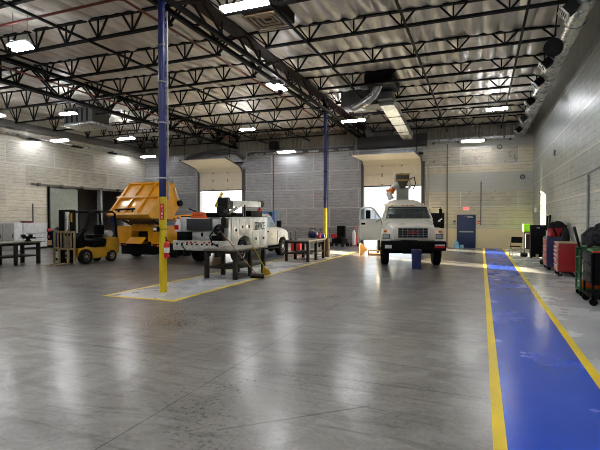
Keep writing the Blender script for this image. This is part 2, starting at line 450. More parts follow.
# ribbed metal band at the top of the back wall
m = MB(); pts = []
x = XL
while x < XR - .15:
    pts += [(x, 0), (x + .05, -.05), (x + .1, -.05), (x + .15, 0)]; x += .2
v = [(a, YB - .03 + b, z) for z in (6.5, 7.6) for a, b in pts]; n = len(pts)
m._add(v, [(i, i + 1, n + i + 1, n + i) for i in range(n - 1)])
struct('trim_1', m, M('ribbed metal band', (132, 128, 118), .45, .4), smooth=False)

# sectional vehicle doors, run most of the way up
def sect_door(name, X0, X1, depth, zr0, zr1):
    o = bpy.data.objects.new(name, None); COL.objects.link(o); o['kind'] = 'structure'
    zb = 3.82
    for k in range(2):
        MB().box(X0 + .02, X1 - .02, YB - .1, YB - .05, zb + .64 * k, zb + .64 * (k + 1) + .004, .008).build('door_panel', BEIGE, o)
    ya, za = YB - .1, zb + 1.28
    # curved section then the overhead run
    secs = [((ya, za), (ya - .45, za + .3)), ((ya - .45, za + .3), (ya - depth * .55, (zr0 * .5 + (za + .31) * .5))), ((ya - depth * .55, (zr0 * .5 + (za + .31) * .5)), (ya - depth, zr0))]
    for (a, b) in secs:
        d = Vector((0, b[0] - a[0], b[1] - a[1])); nrm = Vector((0, -d.z, d.y)).normalized() * .025
        p = []
        for sgn in (1, -1):
            p += [Vector((X0 + .02, a[0], a[1])) + nrm * sgn, Vector((X1 - .02, a[0], a[1])) + nrm * sgn, Vector((X1 - .02, b[0], b[1])) + nrm * sgn, Vector((X0 + .02, b[0], b[1])) + nrm * sgn]
        MB().hexa(p).build('door_panel', BEIGE, o)
    for sx in (X0 - .03, X1 + .03):
        MB().tube([(sx, YB - .14, .02), (sx, YB - .14, za - .1), (sx, ya - .25, za + .2), (sx, ya - .5, za + .33), (sx, ya - depth - .15, zr0 + .03)], .045, 6).build('door_track', DUCTGREY, o)
    MB().box(X0 + .02, X1 - .02, YB - .11, YB - .04, zb - .07, zb - .004).build('bottom_seal', BLACK, o)
    m = MB()
    for fx in (.33, .67):
        for z in (zb + .05, zb + .6, zb + .72, zb + 1.22):
            m.box(X0 + fx * (X1 - X0) - .04, X0 + fx * (X1 - X0) + .04, YB - .125, YB - .099, z - .03, z + .03)
    m.build('hinge', BLACKSTEEL, o)
    m = MB()
    for sx in (X0, X1): m.cyl((sx, ya - depth * .8, zr0 + .05), (sx, ya - depth * .8, cz(sx) - .02), .02, n=6)
    m.build('track_hanger', BROWNSTEEL, o)
    MB().cyl((X0 - .1, YB - .3, DH + .55), (X1 + .1, YB - .3, DH + .55), .06).build('spring_shaft', BLACKSTEEL, o)
    return o
sect_door('door_1', *D1, 2.2, 5.75, 5.9)
sect_door('door_2', *D2, 3.0, 5.38, 5.3)
m = MB()
for X in (D1[0] - .09, D1[1] + .09, D2[0] - .09, D2[1] + .09): m.box(X - .09, X + .09, YB - .05, YB, 0, DH + .1)
struct('trim_2', m, DUCTGREY)
# blue personnel door
o = bpy.data.objects.new('door_3', None); COL.objects.link(o); o['kind'] = 'structure'
MB().box(-1.27, -.36, YB - .06, YB - .015, .01, 1.9, .004).build('door_leaf', DOORBLUE, o)
m = MB(); m.box(-1.34, -1.27, YB - .09, YB, 0, 1.97).box(-.36, -.29, YB - .09, YB, 0, 1.97).box(-1.34, -.29, YB - .09, YB, 1.9, 1.97)
m.build('door_frame', DOORBLUE, o)
MB().box(-1.2, -.42, YB - .12, YB - .06, .93, 1.01, .01).build('push_bar', STEEL, o)
m = MB(); m.box(-.75, -.45, YB - .12, YB - .06, 1.8, 1.87, .008).bar((-.5, YB - .1, 1.88), (-.95, YB - .16, 1.89), .02).build('door_closer', STEEL, o)
# sliding door of the left opening: pale panel half across and its track
o = bpy.data.objects.new('door_4', None); COL.objects.link(o); o['kind'] = 'structure'
m = MB(); m.box(XL + .02, XL + .1, 20.15, 22.2, .03, 3.62, .005).build('door_leaf', M('grey green sliding leaf', (136, 142, 134), .4, .2), o)
m = MB(); m.box(XL + .0, XL + .12, 20.05, 20.15, 0, 3.7).box(XL, XL + .12, 22.2, 22.3, 0, 3.7).build('door_stile', BLACKSTEEL, o)
m = MB(); m.box(XL, XL + .16, 19.0, 26.8, 3.74, 3.82)
for y in (19.4, 21, 22.6, 24.2, 25.8): m.box(XL, XL + .2, y - .08, y + .08, 3.7, 3.86)
m.build('track', DUCTGREY, o)
m = MB(); m.box(XL - .3, XL + .02, 24.2, 24.35, 0, 3.7).build('post', GREYP, o)
# small fixings on the walls
for i, (x, z, side) in enumerate(((.96, 5.88, 'upper'), (2.16, 4.11, 'lower'))):
    tag(MB().torus((x, YB - .02, z), (0, 1, 0), .11, .022).build('lifting_ring', BLACKSTEEL), side + ' round black ring on the back wall above the folding chair', 'ring', 'rings on the back wall')

# outdoors
struct('ground', MB().box(-120, 80, YB + .3, 160, -.25, -.02), M('sunlit paving', (190, 186, 178), .8))

# ------------------------------------------------------------------ columns
def column(y, where, withbox):
    t = thing('steel_column', 'blue over yellow round steel column, ' + where, 'column', (-7, y, 0), 0, 'steel columns along the girder')
    MB().cyl((0, 0, 0), (0, 0, 2.26), .088, n=24).build('yellow_sleeve', COLYEL, t)
    MB().cyl((0, 0, 2.26), (0, 0, 7.38), .084, n=24).build('shaft', BLUE, t)
    m = MB(); m.box(-.2, .2, -.16, .16, 7.38, 7.42).box(-.1, .1, -.1, .1, 6.86, 7.38).build('cap_plate', BLACKSTEEL, t)
    m = MB(); m.cyl((.115, .05, 2.2), (.115, .05, 6.6), .022, n=8)
    for z in (2.7, 4.0, 4.95, 5.8): m.torus((0, 0, z), (0, 0, 1), .1, .018, 20, 6)
    m.build('conduit', GREYP if withbox else BLACKSTEEL, t)
    return t
colA = column(8.81, 'standing in front of the yellow truck', True)
colB = column(20.9, 'standing at the far bench by the back wall', False)
# sign sleeve, strapped box on the near column
m = MB(); m.box(.02, .08, -.096, -.084, 1.85, 2.12)
s_ = thing('extinguisher_sign', 'red fire extinguisher sign fixed to the near yellow column', 'sign', (-6.965, 8.77, 0), R(24))
MB().box(-.045, .045, -.07, -.062, 1.72, 2.1, .002).build('sign_plate', REDP, s_)
for k, ch in enumerate('FIRE'):
    text('letter', ch, .085, PLASTICW, s_, (0, -.073, 2.03 - k * .085), (R(90), 0, 0), .001)
t = thing('call_box', 'small black and white box on the near yellow column', 'box', (-7.1, 8.72, 1.5))
MB().box(-.07, .07, -.07, .01, -.06, .06, .015).build('box_shell', BLACK, t)
MB().box(-.045, .045, -.078, -.068, -.03, .035, .004).build('face_plate', PLASTICW, t)
MB().torus((.1, .09, 0), (0, 0, 1), .105, .008, 24, 6).build('strap', BLACK, t)
def extinguisher(loc, label, s=1):
    t = thing('fire_extinguisher', label, 'fire extinguisher', loc, R(20)); t.scale = (s, s, s)
    MB().lathe((0, 0, 0), (0, 0, 1), [(.05, 0), (.062, .015), (.064, .3), (.055, .35), (.025, .38), (.022, .4)]).build('cylinder', REDP, t)
    m = MB(); m.box(-.02, .02, -.02, .02, .4, .43).bar((0, .01, .43), (0, -.1, .46), .02, .012).bar((0, .01, .45), (0, -.1, .5), .02, .012)
    m.build('valve_handle', BLACK, t)
    MB().tube([(.03, 0, .41), (.09, 0, .38), (.085, -.01, .2), (.075, -.01, .08)], [.01, .01, .01, .018], 8).build('hose', BLACK, t)
    MB().lathe((0, 0, .13), (0, 0, 1), [(.0652, 0), (.0652, .12)]).build('label_band', PLASTICW, t)
    return t
extinguisher((-6.84, 8.74, .82), 'red fire extinguisher hung on the near yellow column')

# ------------------------------------------------------------------ roof steel
bays = [('right', -6.75, 2.62), ('middle', -16.1, -7.25), ('left', -24.4, -16.5)]
order = ['first', 'second', 'third', 'fourth', 'fifth', 'sixth', 'seventh', 'eighth', 'ninth']
ZJ = 7.0
def joist(xa, xb, y, label):
    t = thing('roof_joist', label, 'joist', (xa, y, ZJ), 0, 'open-web roof joists')
    L = xb - xa; n = max(2, round((L - 1.2) / 1.15)); st = (L - 1.3) / (n - 1); a0 = .65
    def top(x): return cz(xa + x) - ZJ - .02
    m = MB()
    m.bar((a0 - .1, -.03, 0), (L - a0 + .1, -.03, 0), .045, .07).bar((a0 - .1, .03, 0), (L - a0 + .1, .03, 0), .045, .07)
    MB().bar((0, 0, top(0) + .005), (L, 0, top(L) + .005), .12, .05).build('top_chord', BLACKSTEEL, t)
    for i in range(n):
        x = a0 + i * st
        m.bar((x, 0, 0), (x - .36, 0, top(x - .36)), .045, up=(0, 1, 0)).bar((x, 0, 0), (x, 0, top(x)), .04, up=(0, 1, 0)).bar((x, 0, 0), (x + .36, 0, top(x + .36)), .045, up=(0, 1, 0))
    m.bar((a0, 0, 0), (.03, 0, top(0)), .035, up=(0, 1, 0)).bar((L - a0, 0, 0), (L - .03, 0, top(L)), .042, up=(0, 1, 0))
    m.build('bottom_chord_lattice', BLACKSTEEL, t)
    return t
for bn, xa, xb in bays:
    for i, y in enumerate(reversed(JY)):
        if bn == 'right' and i == 8: continue
        joist(xa, xb, y, 'black open-web roof joist in the %s bay, %s from the back wall' % (bn, order[i]))

def girder(X, zb, zt, label, wide, topmat):
    t = thing('roof_girder', label, 'girder', (X, 0, 0), 0, 'roof girders')
    y0, y1 = 4.0, YB - .05
    m = MB()
    for sx in (-1, 1): m.bar((sx * wide / 2, y0, zb), (sx * wide / 2, y1, zb), .1, .12)
    m.build('bottom_chord', BLACKSTEEL, t)
    m = MB()
    if topmat is BROWNSTEEL: m.box(-.24, .24, y0, y1, zt - .03, zt + .05)
    else:
        for sx in (-1, 1): m.bar((sx * .08, y0, zt), (sx * .08, y1, zt), .1, .12)
    m.build('top_chord', topmat, t)
    m = MB()
    ys = [JY[0] - 2.44] + JY
    for y in ys:
        for sx in (-1, 1):
            w = sx * wide * .4
            if y - 1.22 > y0: m.bar((w, y, zt), (w, y - 1.22, zb), .055, up=(1, 0, 0))
            if y + 1.22 < y1: m.bar((w, y, zt), (w, y + 1.22, zb), .055, up=(1, 0, 0))
        if y + 1.22 < y1: m.bar((0, y + 1.22, zb), (0, y + 1.22, zt), .04, up=(1, 0, 0))
        m.bar((-wide / 2, y, zb), (wide / 2, y, zb), .05)
    m.build('web_lattice', BLACKSTEEL if topmat is not BROWNSTEEL else BROWNSTEEL, t)
    return t
girder(-7.0, 6.86, 7.46, 'dark brown roof girder carried by the two blue columns', .36, BROWNSTEEL)
girder(-16.3, 6.78, 7.6, 'black deep roof girder between the middle and left bays', .18, BLACKSTEEL)
for X, lab in ((1.03, 'nearest the right wall'), (-1.92, 'right of the box duct'), (-4.8, 'running up to the box duct'), (-10.7, 'left of the near column'), (-13.8, 'over the yellow truck')):
    tag(MB().bar((X, 6.5, ZJ - .055), (X, 19.2 if X == -4.8 else YB - .01, ZJ - .055), .06, .06).build('bridging_bar', BLACKSTEEL), 'thin black bridging bar under the joists, ' + lab, 'bridging bar', 'bridging bars')
t = thing('sprinkler_pipe', 'red sprinkler pipe beside the dark brown girder', 'pipe')
MB().tube([(-23.6, 8.8, 7.12), (-8.3, 8.8, 7.12), (-8.2, 8.9, 7.12), (-8.2, 28.2, 7.12)], .035, 8).build('pipe_run', REDPIPE, t)
m = MB()
for y in (11, 14, 17, 20, 23, 26): m.cyl((-8.2, y, 7.12), (-8.2, y, 7.03), .015, n=6).cyl((-8.2, y, 7.03), (-8.2, y, 7.02), .03, n=8)
m.build('sprinkler_head', STEEL, t)
tag(MB().tube([(-15.7, 8.9, 7.1), (-15.7, 28.3, 7.1)], .035, 8).build('sprinkler_pipe', REDPIPE), 'red sprinkler pipe beside the black deep girder', 'pipe')

# ------------------------------------------------------------------ lights
def fixture(x, y, z, along, double, label, wall=False, L=1.2):
    if double: L = .75
    if 'nearest the right wall' in label or 'over the white' in label or 'rooftop unit' in label: L = .88
    t = thing('ceiling_light', label, 'light', (x, y, z), R(90) if along == 'y' else 0, 'strip lights')
    offs = [(-.14, .1), (.14, -.1)] if double else [(0, 0)]
    for k, (oy, ox) in enumerate(offs):
        w = .09 if double else .14
        MB().box(-L / 2 + ox, L / 2 + ox, oy - .06, oy + .06, .01, .07, .008).build('housing', PLASTICW, t)
        if wall:
            q = MB(); q.box(-L / 2 - .02, L / 2 + .02, oy + w, oy + w + .015, -.1, .07).box(-L / 2 - .02, L / 2 + .02, oy - w, oy + w, .012, .03).build('reflector', PLASTICW, t)  # side and top shield, added to keep the lamp's light off the wall
        MB().box(-L / 2 + .02 + ox, L / 2 - .02 + ox, oy - w + .01, oy + w - .01, -.03, .01, .01).build('diffuser', TUBEW if wall else TUBE, t)
    m = MB(); zt = cz(x) - z - .03
    for sx in (-L * .4, L * .4): m.cyl((sx, 0, .05), (sx, 0, zt), .006, n=6)
    if double: m.box(-.05, .05, -.3, .3, .07, .09)
    m.build('hanger', BLACKSTEEL, t)
    return t
ZL = 6.6
for a in [(-5.05, 9.25, 'x', False, 'strip light below the square ceiling grille'),
          (-12.1, 9.1, 'x', True, 'twin strip light near the top left corner'),
          (-7.05, 15.4, 'y', True, 'twin strip light beside the dark brown girder'),
          (-5.95, 22.1, 'x', False, 'strip light below the big grey box duct'),
          (.62, 22.1, 'x', False, 'strip light nearest the right wall'),
          (-11.9, 22.1, 'x', False, 'strip light over the white service truck'),
          (-17.8, 15.7, 'x', False, 'strip light in front of the grey rooftop unit box'),
          (-20.1, 21.9, 'x', False, 'strip light hung in the left bay, beyond the grey box'),
          (-.49, 28.15, 'x', False, 'strip light close to the back wall above the blue door', 6.25),
          (-12.22, 28.15, 'x', False, 'strip light close to the back wall between the vehicle doors', 6.25),
          (-23.3, 19.9, 'x', False, 'strip light close to the left wall above the sliding door', 6.4),
          (-23.2, 27.5, 'x', False, 'strip light in the far left corner', 6.4),
          (.9, 9.3, 'x', False, 'strip light high over the blue walkway'),
          (-.2, 2.6, 'x', False, 'added unseen strip light over the near end of the walkway'),  # out-of-view fixtures near and behind the camera, added for illumination
          (-5.2, 2.6, 'x', False, 'added unseen strip light overhead near the middle of the hall'),
          (-12, 2.6, 'x', False, 'added unseen strip light overhead in the middle bay near end'),
          (-18.2, 9.2, 'x', False, 'added unseen strip light overhead in the left bay'),
          (-21.5, 14.8, 'x', False, 'strip light overhead by the left wall'),
          (-18.2, 2.6, 'x', False, 'added unseen strip light overhead in the near left corner'),
          (-.2, -3.8, 'x', False, 'added unseen strip light behind the viewpoint by the right wall'),
          (-6, -3.8, 'x', False, 'added unseen strip light behind the viewpoint in the middle'),
          (-13, -3.8, 'x', False, 'added unseen strip light behind the viewpoint on the left')]:
    z = a[5] if len(a) > 5 else ZL
    fixture(a[0], a[1], z, a[2], a[3], a[4], z < 6.5)

# ------------------------------------------------------------------ ducts and overhead plant
t = thing('spiral_duct', 'long silver round duct along the top of the right wall', 'duct')
prof = [(1.9, y, 6.6) for y in [6 + .15 * i for i in range(int(21.6 / .15))]]
m = MB(); m.tube([(2.08, 6, 6.6), (2.08, 28.1, 6.6)], .25, 20)
m.build('duct_run', GALV, t)
m = MB()
for i in range(14): m.torus((2.08, 6.8 + 1.5 * i, 6.6), (0, 1, 0), .252, .014, 24, 6)
m.build('duct_seam', GALV, t)
def outlet(y):
    g = MB(); mt = Matrix.Translation((1.88, y, 6.45)) @ Matrix.Rotation(R(-40), 4, 'Y') @ Matrix.Scale(.72, 4)
    g.box(-.38, .0, -.22, .22, -.16, .16, 0, mt)
    o = g.build('outlet_box', DUCTGREY if False else BLACKSTEEL, t)
    f = MB()
    f.box(-.42, -.38, -.26, .26, -.2, -.15, 0, mt).box(-.42, -.38, -.26, .26, .15, .2, 0, mt).box(-.42, -.38, -.26, -.2, -.2, .2, 0, mt).box(-.42, -.38, .2, .26, -.2, .2, 0, mt)
    for k in range(4): f.box(-.4, -.385, -.2, .2, -.13 + .075 * k, -.1 + .075 * k, 0, mt)
    f.build('grille', GALV, o)
for y in (11.6, 15.4, 17.4, 20.2, 23.4, 26.3): outlet(y)
m = MB()
for y in (8, 13, 18, 23): m.cyl((2.08, y, 6.84), (2.08, y, cz(2.08) - .05), .012, n=6)
m.build('hanger', BLACKSTEEL, t)
t = thing('circulating_fan', 'round black fan hung below the silver duct on the right', 'fan', (1.62, 12.6, 5.9))
m = MB(); m.lathe((0, .1, 0), (-.25, -1, -.05), [(.19, 0), (.21, .02), (.21, .1), (.19, .12), (.05, .14)], 28).build('shroud', BLACK, t)
MB().torus((-.03, -.03, -.01), (-.25, -1, -.05), .21, .01, 28, 6).build('guard', BLACKSTEEL, t)
MB().bar((0, .1, .18), (.12, .12, 1.4), .03).build('bracket', BLACKSTEEL, t)

t = thing('box_duct', 'big dark grey box duct hanging under the roof right of the girder', 'duct')
m = MB(); m.box(-5.75, -4.1, 19.3, 20.3, 6.62, 7.28, .01)
for x in (-5.4, -5.05, -4.7, -4.4): m.box(x - .015, x + .015, 19.27, 19.3, 6.62, 7.28)
m.build('plenum', M('dark grey duct', (58, 58, 58), .45, .4), t)
m = MB(); m.box(-4.3, -3.2, 17.6, 19.3, 7.05, 7.4, .01).build('roof_curb', BLACK, t)
m = MB(); m.tube([(-3.9, 18.3, 7.1), (-3.95, 18.3, 6.95), (-4.1, 18.4, 6.75), (-4.35, 18.5, 6.6), (-4.65, 18.6, 6.48), (-5.05, 18.75, 6.38)], .17, 12)
for p in ((-4.1, 18.4, 6.75), (-4.35, 18.5, 6.6), (-4.65, 18.6, 6.48)): m.torus(p, (-.8, .25, -.4), .172, .012, 18, 6)
m.build('elbow', GALV, t)
m = MB(); m.box(-4.1, -3.45, 19.0, 19.7, 6.72, 7.25, .01).build('drop_box', DUCTGREY, t)
a, b = Vector((-3.78, 19.5, 6.72)), Vector((-3.75, 25.4, 6.2))
mid = Vector((-3.78, 20.3, 6.7))
p = []
def sect(c, w, h): return [c + Vector((-w, 0, -h)), c + Vector((w, 0, -h)), c + Vector((w, 0, h)), c + Vector((-w, 0, h))]
m = MB(); m.loft([sect(a, .3, .15), sect(mid, .3, .15), sect(mid * .66 + b * .34, .29, .15), sect(mid * .33 + b * .67, .28, .15), sect(b, .27, .15)])
m.build('sloping_run', GALV, t, smooth=False)
m = MB()
for f in (.2, .45, .7, .97): 
    c_ = mid * (1 - f) + b * f; m.bar(c_ + Vector((-.33, 0, -.15)), c_ + Vector((.33, 0, -.15)), .03, .03)
    m.cyl(c_ + Vector((-.31, 0, 0)), (c_.x - .31, c_.y, cz(c_.x) - .04), .01, n=6)
m.build('hanger', BLACKSTEEL, t)
# pipes over vehicle door 2
m = MB(); m.box(-7.3, -3.1, 28.05, 28.6, 6.15, 6.85, .02)
tag(m.build('air_curtain', M('dark unit', (48, 47, 46), .5, .3)), 'dark box housing on the back wall above the right vehicle door', 'air curtain')

t = thing('ceiling_grille', 'square brown air grille under the roof at the top', 'air grille', (-5.35, 11.15, 7.02))
BR = M('brown grille', (120, 102, 74), .5, .2)
for k, h in enumerate((.52, .4, .28, .16)):
    m = MB(); w = .05
    z = .02 * k
    m.box(-h, h, -h, -h + w, z, z + .03).box(-h, h, h - w, h, z, z + .03).box(-h, -h + w, -h, h, z, z + .03).box(h - w, h, -h, h, z, z + .03)
    m.build('louvre_ring', BR, t)
MB().box(-.54, .54, -.54, .54, .1, .42).build('plenum_box', BROWNSTEEL, t)

t = thing('rooftop_unit_drop', 'dark grey air unit box hanging in the left bay', 'air unit', (-19.0, 17.9, 6.45))
MB().box(-.95, .95, -.55, .55, .1, .95, .01).build('unit_box', M('dark unit grey', (66, 66, 66), .5, .4), t)
MB().box(-1.0, 1.2, -.75, .75, .0, .1, .01).build('diffuser_plate', GALV, t)
m = MB()
for k in range(5): m.box(-.8 + .34 * k, -.7 + .34 * k, -.56, -.55, .2, .85)
m.build('louvre', BLACK, t)
m = MB()
for a in (-.8, .8): m.cyl((a, 0, .9), (a, 0, cz(-19.0) - 6.45 + .02), .02, n=6)
m.build('hanger', BLACKSTEEL, t)

# long soffit duct and tray on the left wall
tag(MB().box(-24.497, -24.02, 4, 28.2, 6.75, 7.15, .02).build('flat_duct', DUCTGREY), 'long flat grey duct high along the left wall', 'duct')
t = thing('wall_heater', 'long pale radiant tube heater along the left wall below the flat duct', 'heater', (-24.2, 0, 6.42))
MB().cyl((0, 6, 0), (0, 28.3, 0), .06, n=10).build('tube', GALV, t)
m = MB()
for y in (10, 13, 16.2, 19, 22, 25): m.box(-.12, .14, y - .35, y + .35, -.12, -.03, .01)
m.build('burner_box', BLACKSTEEL, t)
m = MB()
for y in (8, 12, 16, 20, 24, 27.5): m.box(-.29, 0, y - .02, y + .02, -.02, .02)
m.build('bracket', GALV, t)
m = MB(); m.tube([(-15.2, 28.35, 6.2), (-15.0, 28.35, 6.28), (-7.6, 28.35, 6.28)], .09, 10)
t = thing('back_wall_pipe', 'grey pipe with dark fittings high on the back wall between the vehicle doors', 'pipe')
m.build('pipe', DUCTGREY, t)
for x in (-14.3, -13.4, -11.4, -10.3, -9.2, -8.2): MB().box(x - .35, x + .35, 28.2, 28.5, 6.14, 6.24, .01).build('fitting', GALV, t)
t = thing('back_wall_tray', 'pale metal tray along the top of the back wall above the blue door', 'cable tray')
m = MB(); m.box(-3.0, 1.7, 28.3, 28.66, 6.3, 6.36).box(-3.0, 1.7, 28.28, 28.32, 6.3, 6.46).build('tray', GALV, t)
m = MB()
for x in (-2.7, -1.3, .2, 1.5): m.box(x - .03, x + .03, 28.3, 28.68, 6.22, 6.3)
m.build('bracket', BLACKSTEEL, t)
tag(MB().tube([(-20.4, 28.1, 5.9), (-19.9, 28.0, 6.2), (-18.4, 27.9, 6.45), (-16.7, 27.9, 6.5), (-15.9, 28.0, 6.3), (-15.4, 28.2, 5.9)], .14, 12).build('flexible_duct', DUCTGREY), 'curved grey flexible duct over the left vehicle door', 'duct')
t = thing('loudspeaker', 'black loudspeaker hung high before the back wall', 'loudspeaker', (-13.15, 28.25, 6.45))
MB().box(-.28, .28, -.2, .2, 0, .52, .02).build('cabinet', BLACK, t)
MB().box(-.24, .24, -.215, -.2, .04, .48, .005).build('grille', DARKINT, t)
MB().bar((0, .19, .3), (0, .4, .3), .08, .08).build('bracket', BLACKSTEEL, t)

# ------------------------------------------------------------------ conduits and small wall things
tag(MB().tube([(-.02, YB - .025, 1.35), (-.02, YB - .025, 3.9)], .03, 8).build('conduit', DUCTGREY), 'grey vertical conduit on the back wall right of the blue door', 'conduit')
tag(MB().tube([(-1.9, YB - .03, .0), (-1.9, YB - .03, 6.2)], .035, 8).build('conduit', DUCTGREY), 'dark vertical conduit on the back wall left of the blue door', 'conduit')
tag(MB().tube([(-3.05, YB - .06, 0), (-3.05, YB - .06, 6.1)], .06, 8).build('conduit', M('pale pipe', (170, 165, 150), .5, .2)), 'pale vertical pipe beside the right vehicle door', 'pipe')
tag(MB().tube([(XR - .027, 14.3, 2.93), (XR - .027, 14.3, .4)], .03, 10).build('conduit', GREYP), 'grey vertical pipe on the right wall above the jackets', 'conduit')
tag(MB().tube([(XR - .02, 12.0, 3.05), (XR - .02, 14.3, 2.98), (XR - .02, 20, 3.0), (XR - .02, 26, 3.05)], .018, 8).build('conduit', GREYP), 'thin grey conduit running along the right wall', 'conduit')
tag(MB().tube([(-13.4, YB - .03, 0.4), (-13.4, YB - .03, 6.1)], .025, 8).build('conduit', REDPIPE), 'thin red pipe on the back wall right of the left vehicle door', 'pipe')
t = thing('exit_sign', 'lit red exit sign above the blue door', 'sign', (-.81, YB - .03, 2.33))
MB().box(-.17, .17, -.03, .02, -.11, .11, .006).build('sign_case', PLASTICW, t)
text('lettering', 'EXIT', .17, EXITM, t, (0, -.034, 0), (R(90), 0, 0), .002)
t = thing('alarm_box', 'small grey control box left of the blue door', 'box', (-1.47, YB - .018, 1.52))
MB().box(-.08, .08, -.06, .02, -.16, .16, .008).build('case', GREYP, t)
MB().box(-.05, .05, -.066, -.06, .02, .1, .002).build('panel', BLACK, t)
t = thing('wall_sign', 'small round red sign right of the blue door', 'sign', (-.12, YB - .03, 1.52))
MB().cyl((0, .01, 0), (0, -.015, 0), .09, n=20).build('disc', REDP, t)
MB().box(-.05, .05, -.02, -.015, -.02, .02).build('white_bar', PLASTICW, t)
t = thing('wall_screen', 'black wall board with a white mark beside the right vehicle door', 'board', (-2.48, YB - .04, 1.62))
MB().box(-.42, .42, -.05, .03, -.46, .46, .01).build('board', BLACK, t)
m = MB(); m.bar((.1, -.055, -.02), (.3, -.055, .12), .012, .07, (0, 0, 1)).bar((.06, -.055, -.06), (.2, -.055, -.02), .012, .05)
m.build('white_mark', PLASTICW, t)
t = thing('wall_switch', 'small white box on the right wall near the back corner', 'box', (XR - .03, 26.9, 2.2))
MB().box(-.05, .03, -.1, .1, -.13, .13, .01).build('case', PLASTICW, t)
t = thing('sensor_box', 'small pale box high on the right wall', 'box', (XR - .015, 20.5, 4.35))
MB().box(-.05, .02, -.08, .08, -.11, .11, .01).build('case', GREYP, t)
for i, (x, z) in enumerate(((-9.7, 4.55), (-10.3, 3.3))):
    tag(MB().box(x - .06, x + .06, YB - .03, YB, z - .05, z + .05, .01).build('wall_plug', ORANGE), ('upper' if i == 0 else 'lower') + ' small orange plug on the grey back wall', 'wall plug', 'orange plugs')

# ------------------------------------------------------------------ benches
def bench(x, y, W, L, label, legs_y):
    t = thing('work_bench', label, 'workbench', (x, y, 0), 0, 'heavy steel workbenches')
    MB().box(-W / 2 - .02, W / 2 + .02, -L / 2 - .02, L / 2 + .02, .82, .87, .006).build('bench_top', BENCHTOP, t)
    m = MB()
    for sx in (-1, 1): m.box(sx * (W / 2 - .06) - .03, sx * (W / 2 - .06) + .03, -L / 2 + .02, L / 2 - .02, .74, .82)
    for sy in (-1, 1): m.box(-W / 2 + .02, W / 2 - .02, sy * (L / 2 - .06) - .03, sy * (L / 2 - .06) + .03, .74, .82)
    m.build('apron', DARKWOOD, t)
    MB().box(-W / 2 + .04, W / 2 - .04, -L / 2 + .04, L / 2 - .04, .3, .35, .004).build('lower_shelf', DARKWOOD, t)
    for ly in legs_y:
        for sx in (-1, 1):
            MB().box(sx * (W / 2 - .06) - .055, sx * (W / 2 - .06) + .055, ly - .055, ly + .055, 0, .82, .004).build('leg', DARKWOOD, t)
    return t
bench(-6.96, 12.22, 1.06, 1.96, 'dark workbench with the brooms leaning on it', (-.9, 0, .9))
bench(-6.93, 18.05, 1.06, 2.1, 'dark workbench at the foot of the far column', (-.95, 0, .95))
bench(-16.45, 11.75, 1.0, 2.0, 'dark workbench with a vise at the left edge', (-.92, 0, .92))
# vise on the left bench
t = thing('bench_vise', 'black vise bolted on the left workbench', 'vise', (-16.15, 12.35, .87), R(80))
MB().lathe((0, 0, 0), (0, 0, 1), [(.12, 0), (.12, .03), (.07, .06), (.07, .1)]).build('base', BLACK, t)
m = MB(); m.box(-.08, .14, -.06, .06, .1, .2, .015).box(.06, .14, -.09, .09, .17, .27, .01).box(.14, .28, -.03, .03, .1, .16).build('fixed_jaw', BLACK, t)
m = MB(); m.box(-.2, -.0, -.05, .05, .11, .17, .01).box(-.2, -.12, -.09, .09, .12, .27, .01).build('moving_jaw', BLACK, t)
m = MB(); m.cyl((-.2, 0, .14), (-.3, 0, .14), .016).cyl((-.29, -.12, .14), (-.29, .12, .14), .01).build('screw_handle', STEEL, t)
# brooms
def stick(p0, p1): return Vector(p0), Vector(p1)
t = thing('push_broom', 'long wooden push broom with dark head leaning on the workbench', 'broom')
top, bot = Vector((-6.8, 11.0, 1.42)), Vector((-6.1, 11.88, .12))
h_ = MB(); h_.cyl(top, bot, .014, n=10).build('handle', M('broom handle', (150, 110, 76), .5), t)
ax = Vector((.85, .1, 0)).normalized(); c0 = Vector((-6.08, 11.9, .1))
MB().bar(c0 - ax * .2, c0 + ax * .2, .09, .07, bev=.01).build('head_block', M('broom block', (70, 56, 48), .6), t)
m = MB(); n_ = Vector((-ax.y, ax.x, 0))
for i in range(30):
    for j in (-1, 0, 1):
        c_ = c0 + ax * (-.19 + .38 * i / 29) + n_ * (.022 * j); m.bar(c_ + Vector((0, 0, -.03)), c_ + Vector((0, 0, -.098)) + n_ * .01 * j, .02, .02)
m.build('bristles', BLACK, t)
t = thing('corn_broom', 'yellow angled broom with yellow handle beside the push broom', 'broom')
top, bot = Vector((-6.42, 12.05, 1.12)), Vector((-6.2, 12.6, .26))
MB().cyl(top, bot, .013, n=10).build('handle', COLYEL, t)
d_ = (bot - top).normalized()
m = MB(); m.loft([[bot + d_ * s + Vector((x * w, y * q, 0)) for x, y in ((-1, -1), (1, -1), (1, 1), (-1, 1))] for s, w, q in ((-.03, .025, .025), (.06, .06, .03), (.1, .09, .035))])
m.build('cap', COLYEL, t)
m = MB()
for i in range(14):
    a = -1 + 2 * i / 13
    m.bar(bot + d_ * .09 + Vector((a * .08, 0, 0)), Vector((bot.x + .05 + a * .12, bot.y + .07, .006 + .02 * abs(a))), .022, .05)
m.build('bristles', M('straw yellow', (190, 150, 30), .8), t)
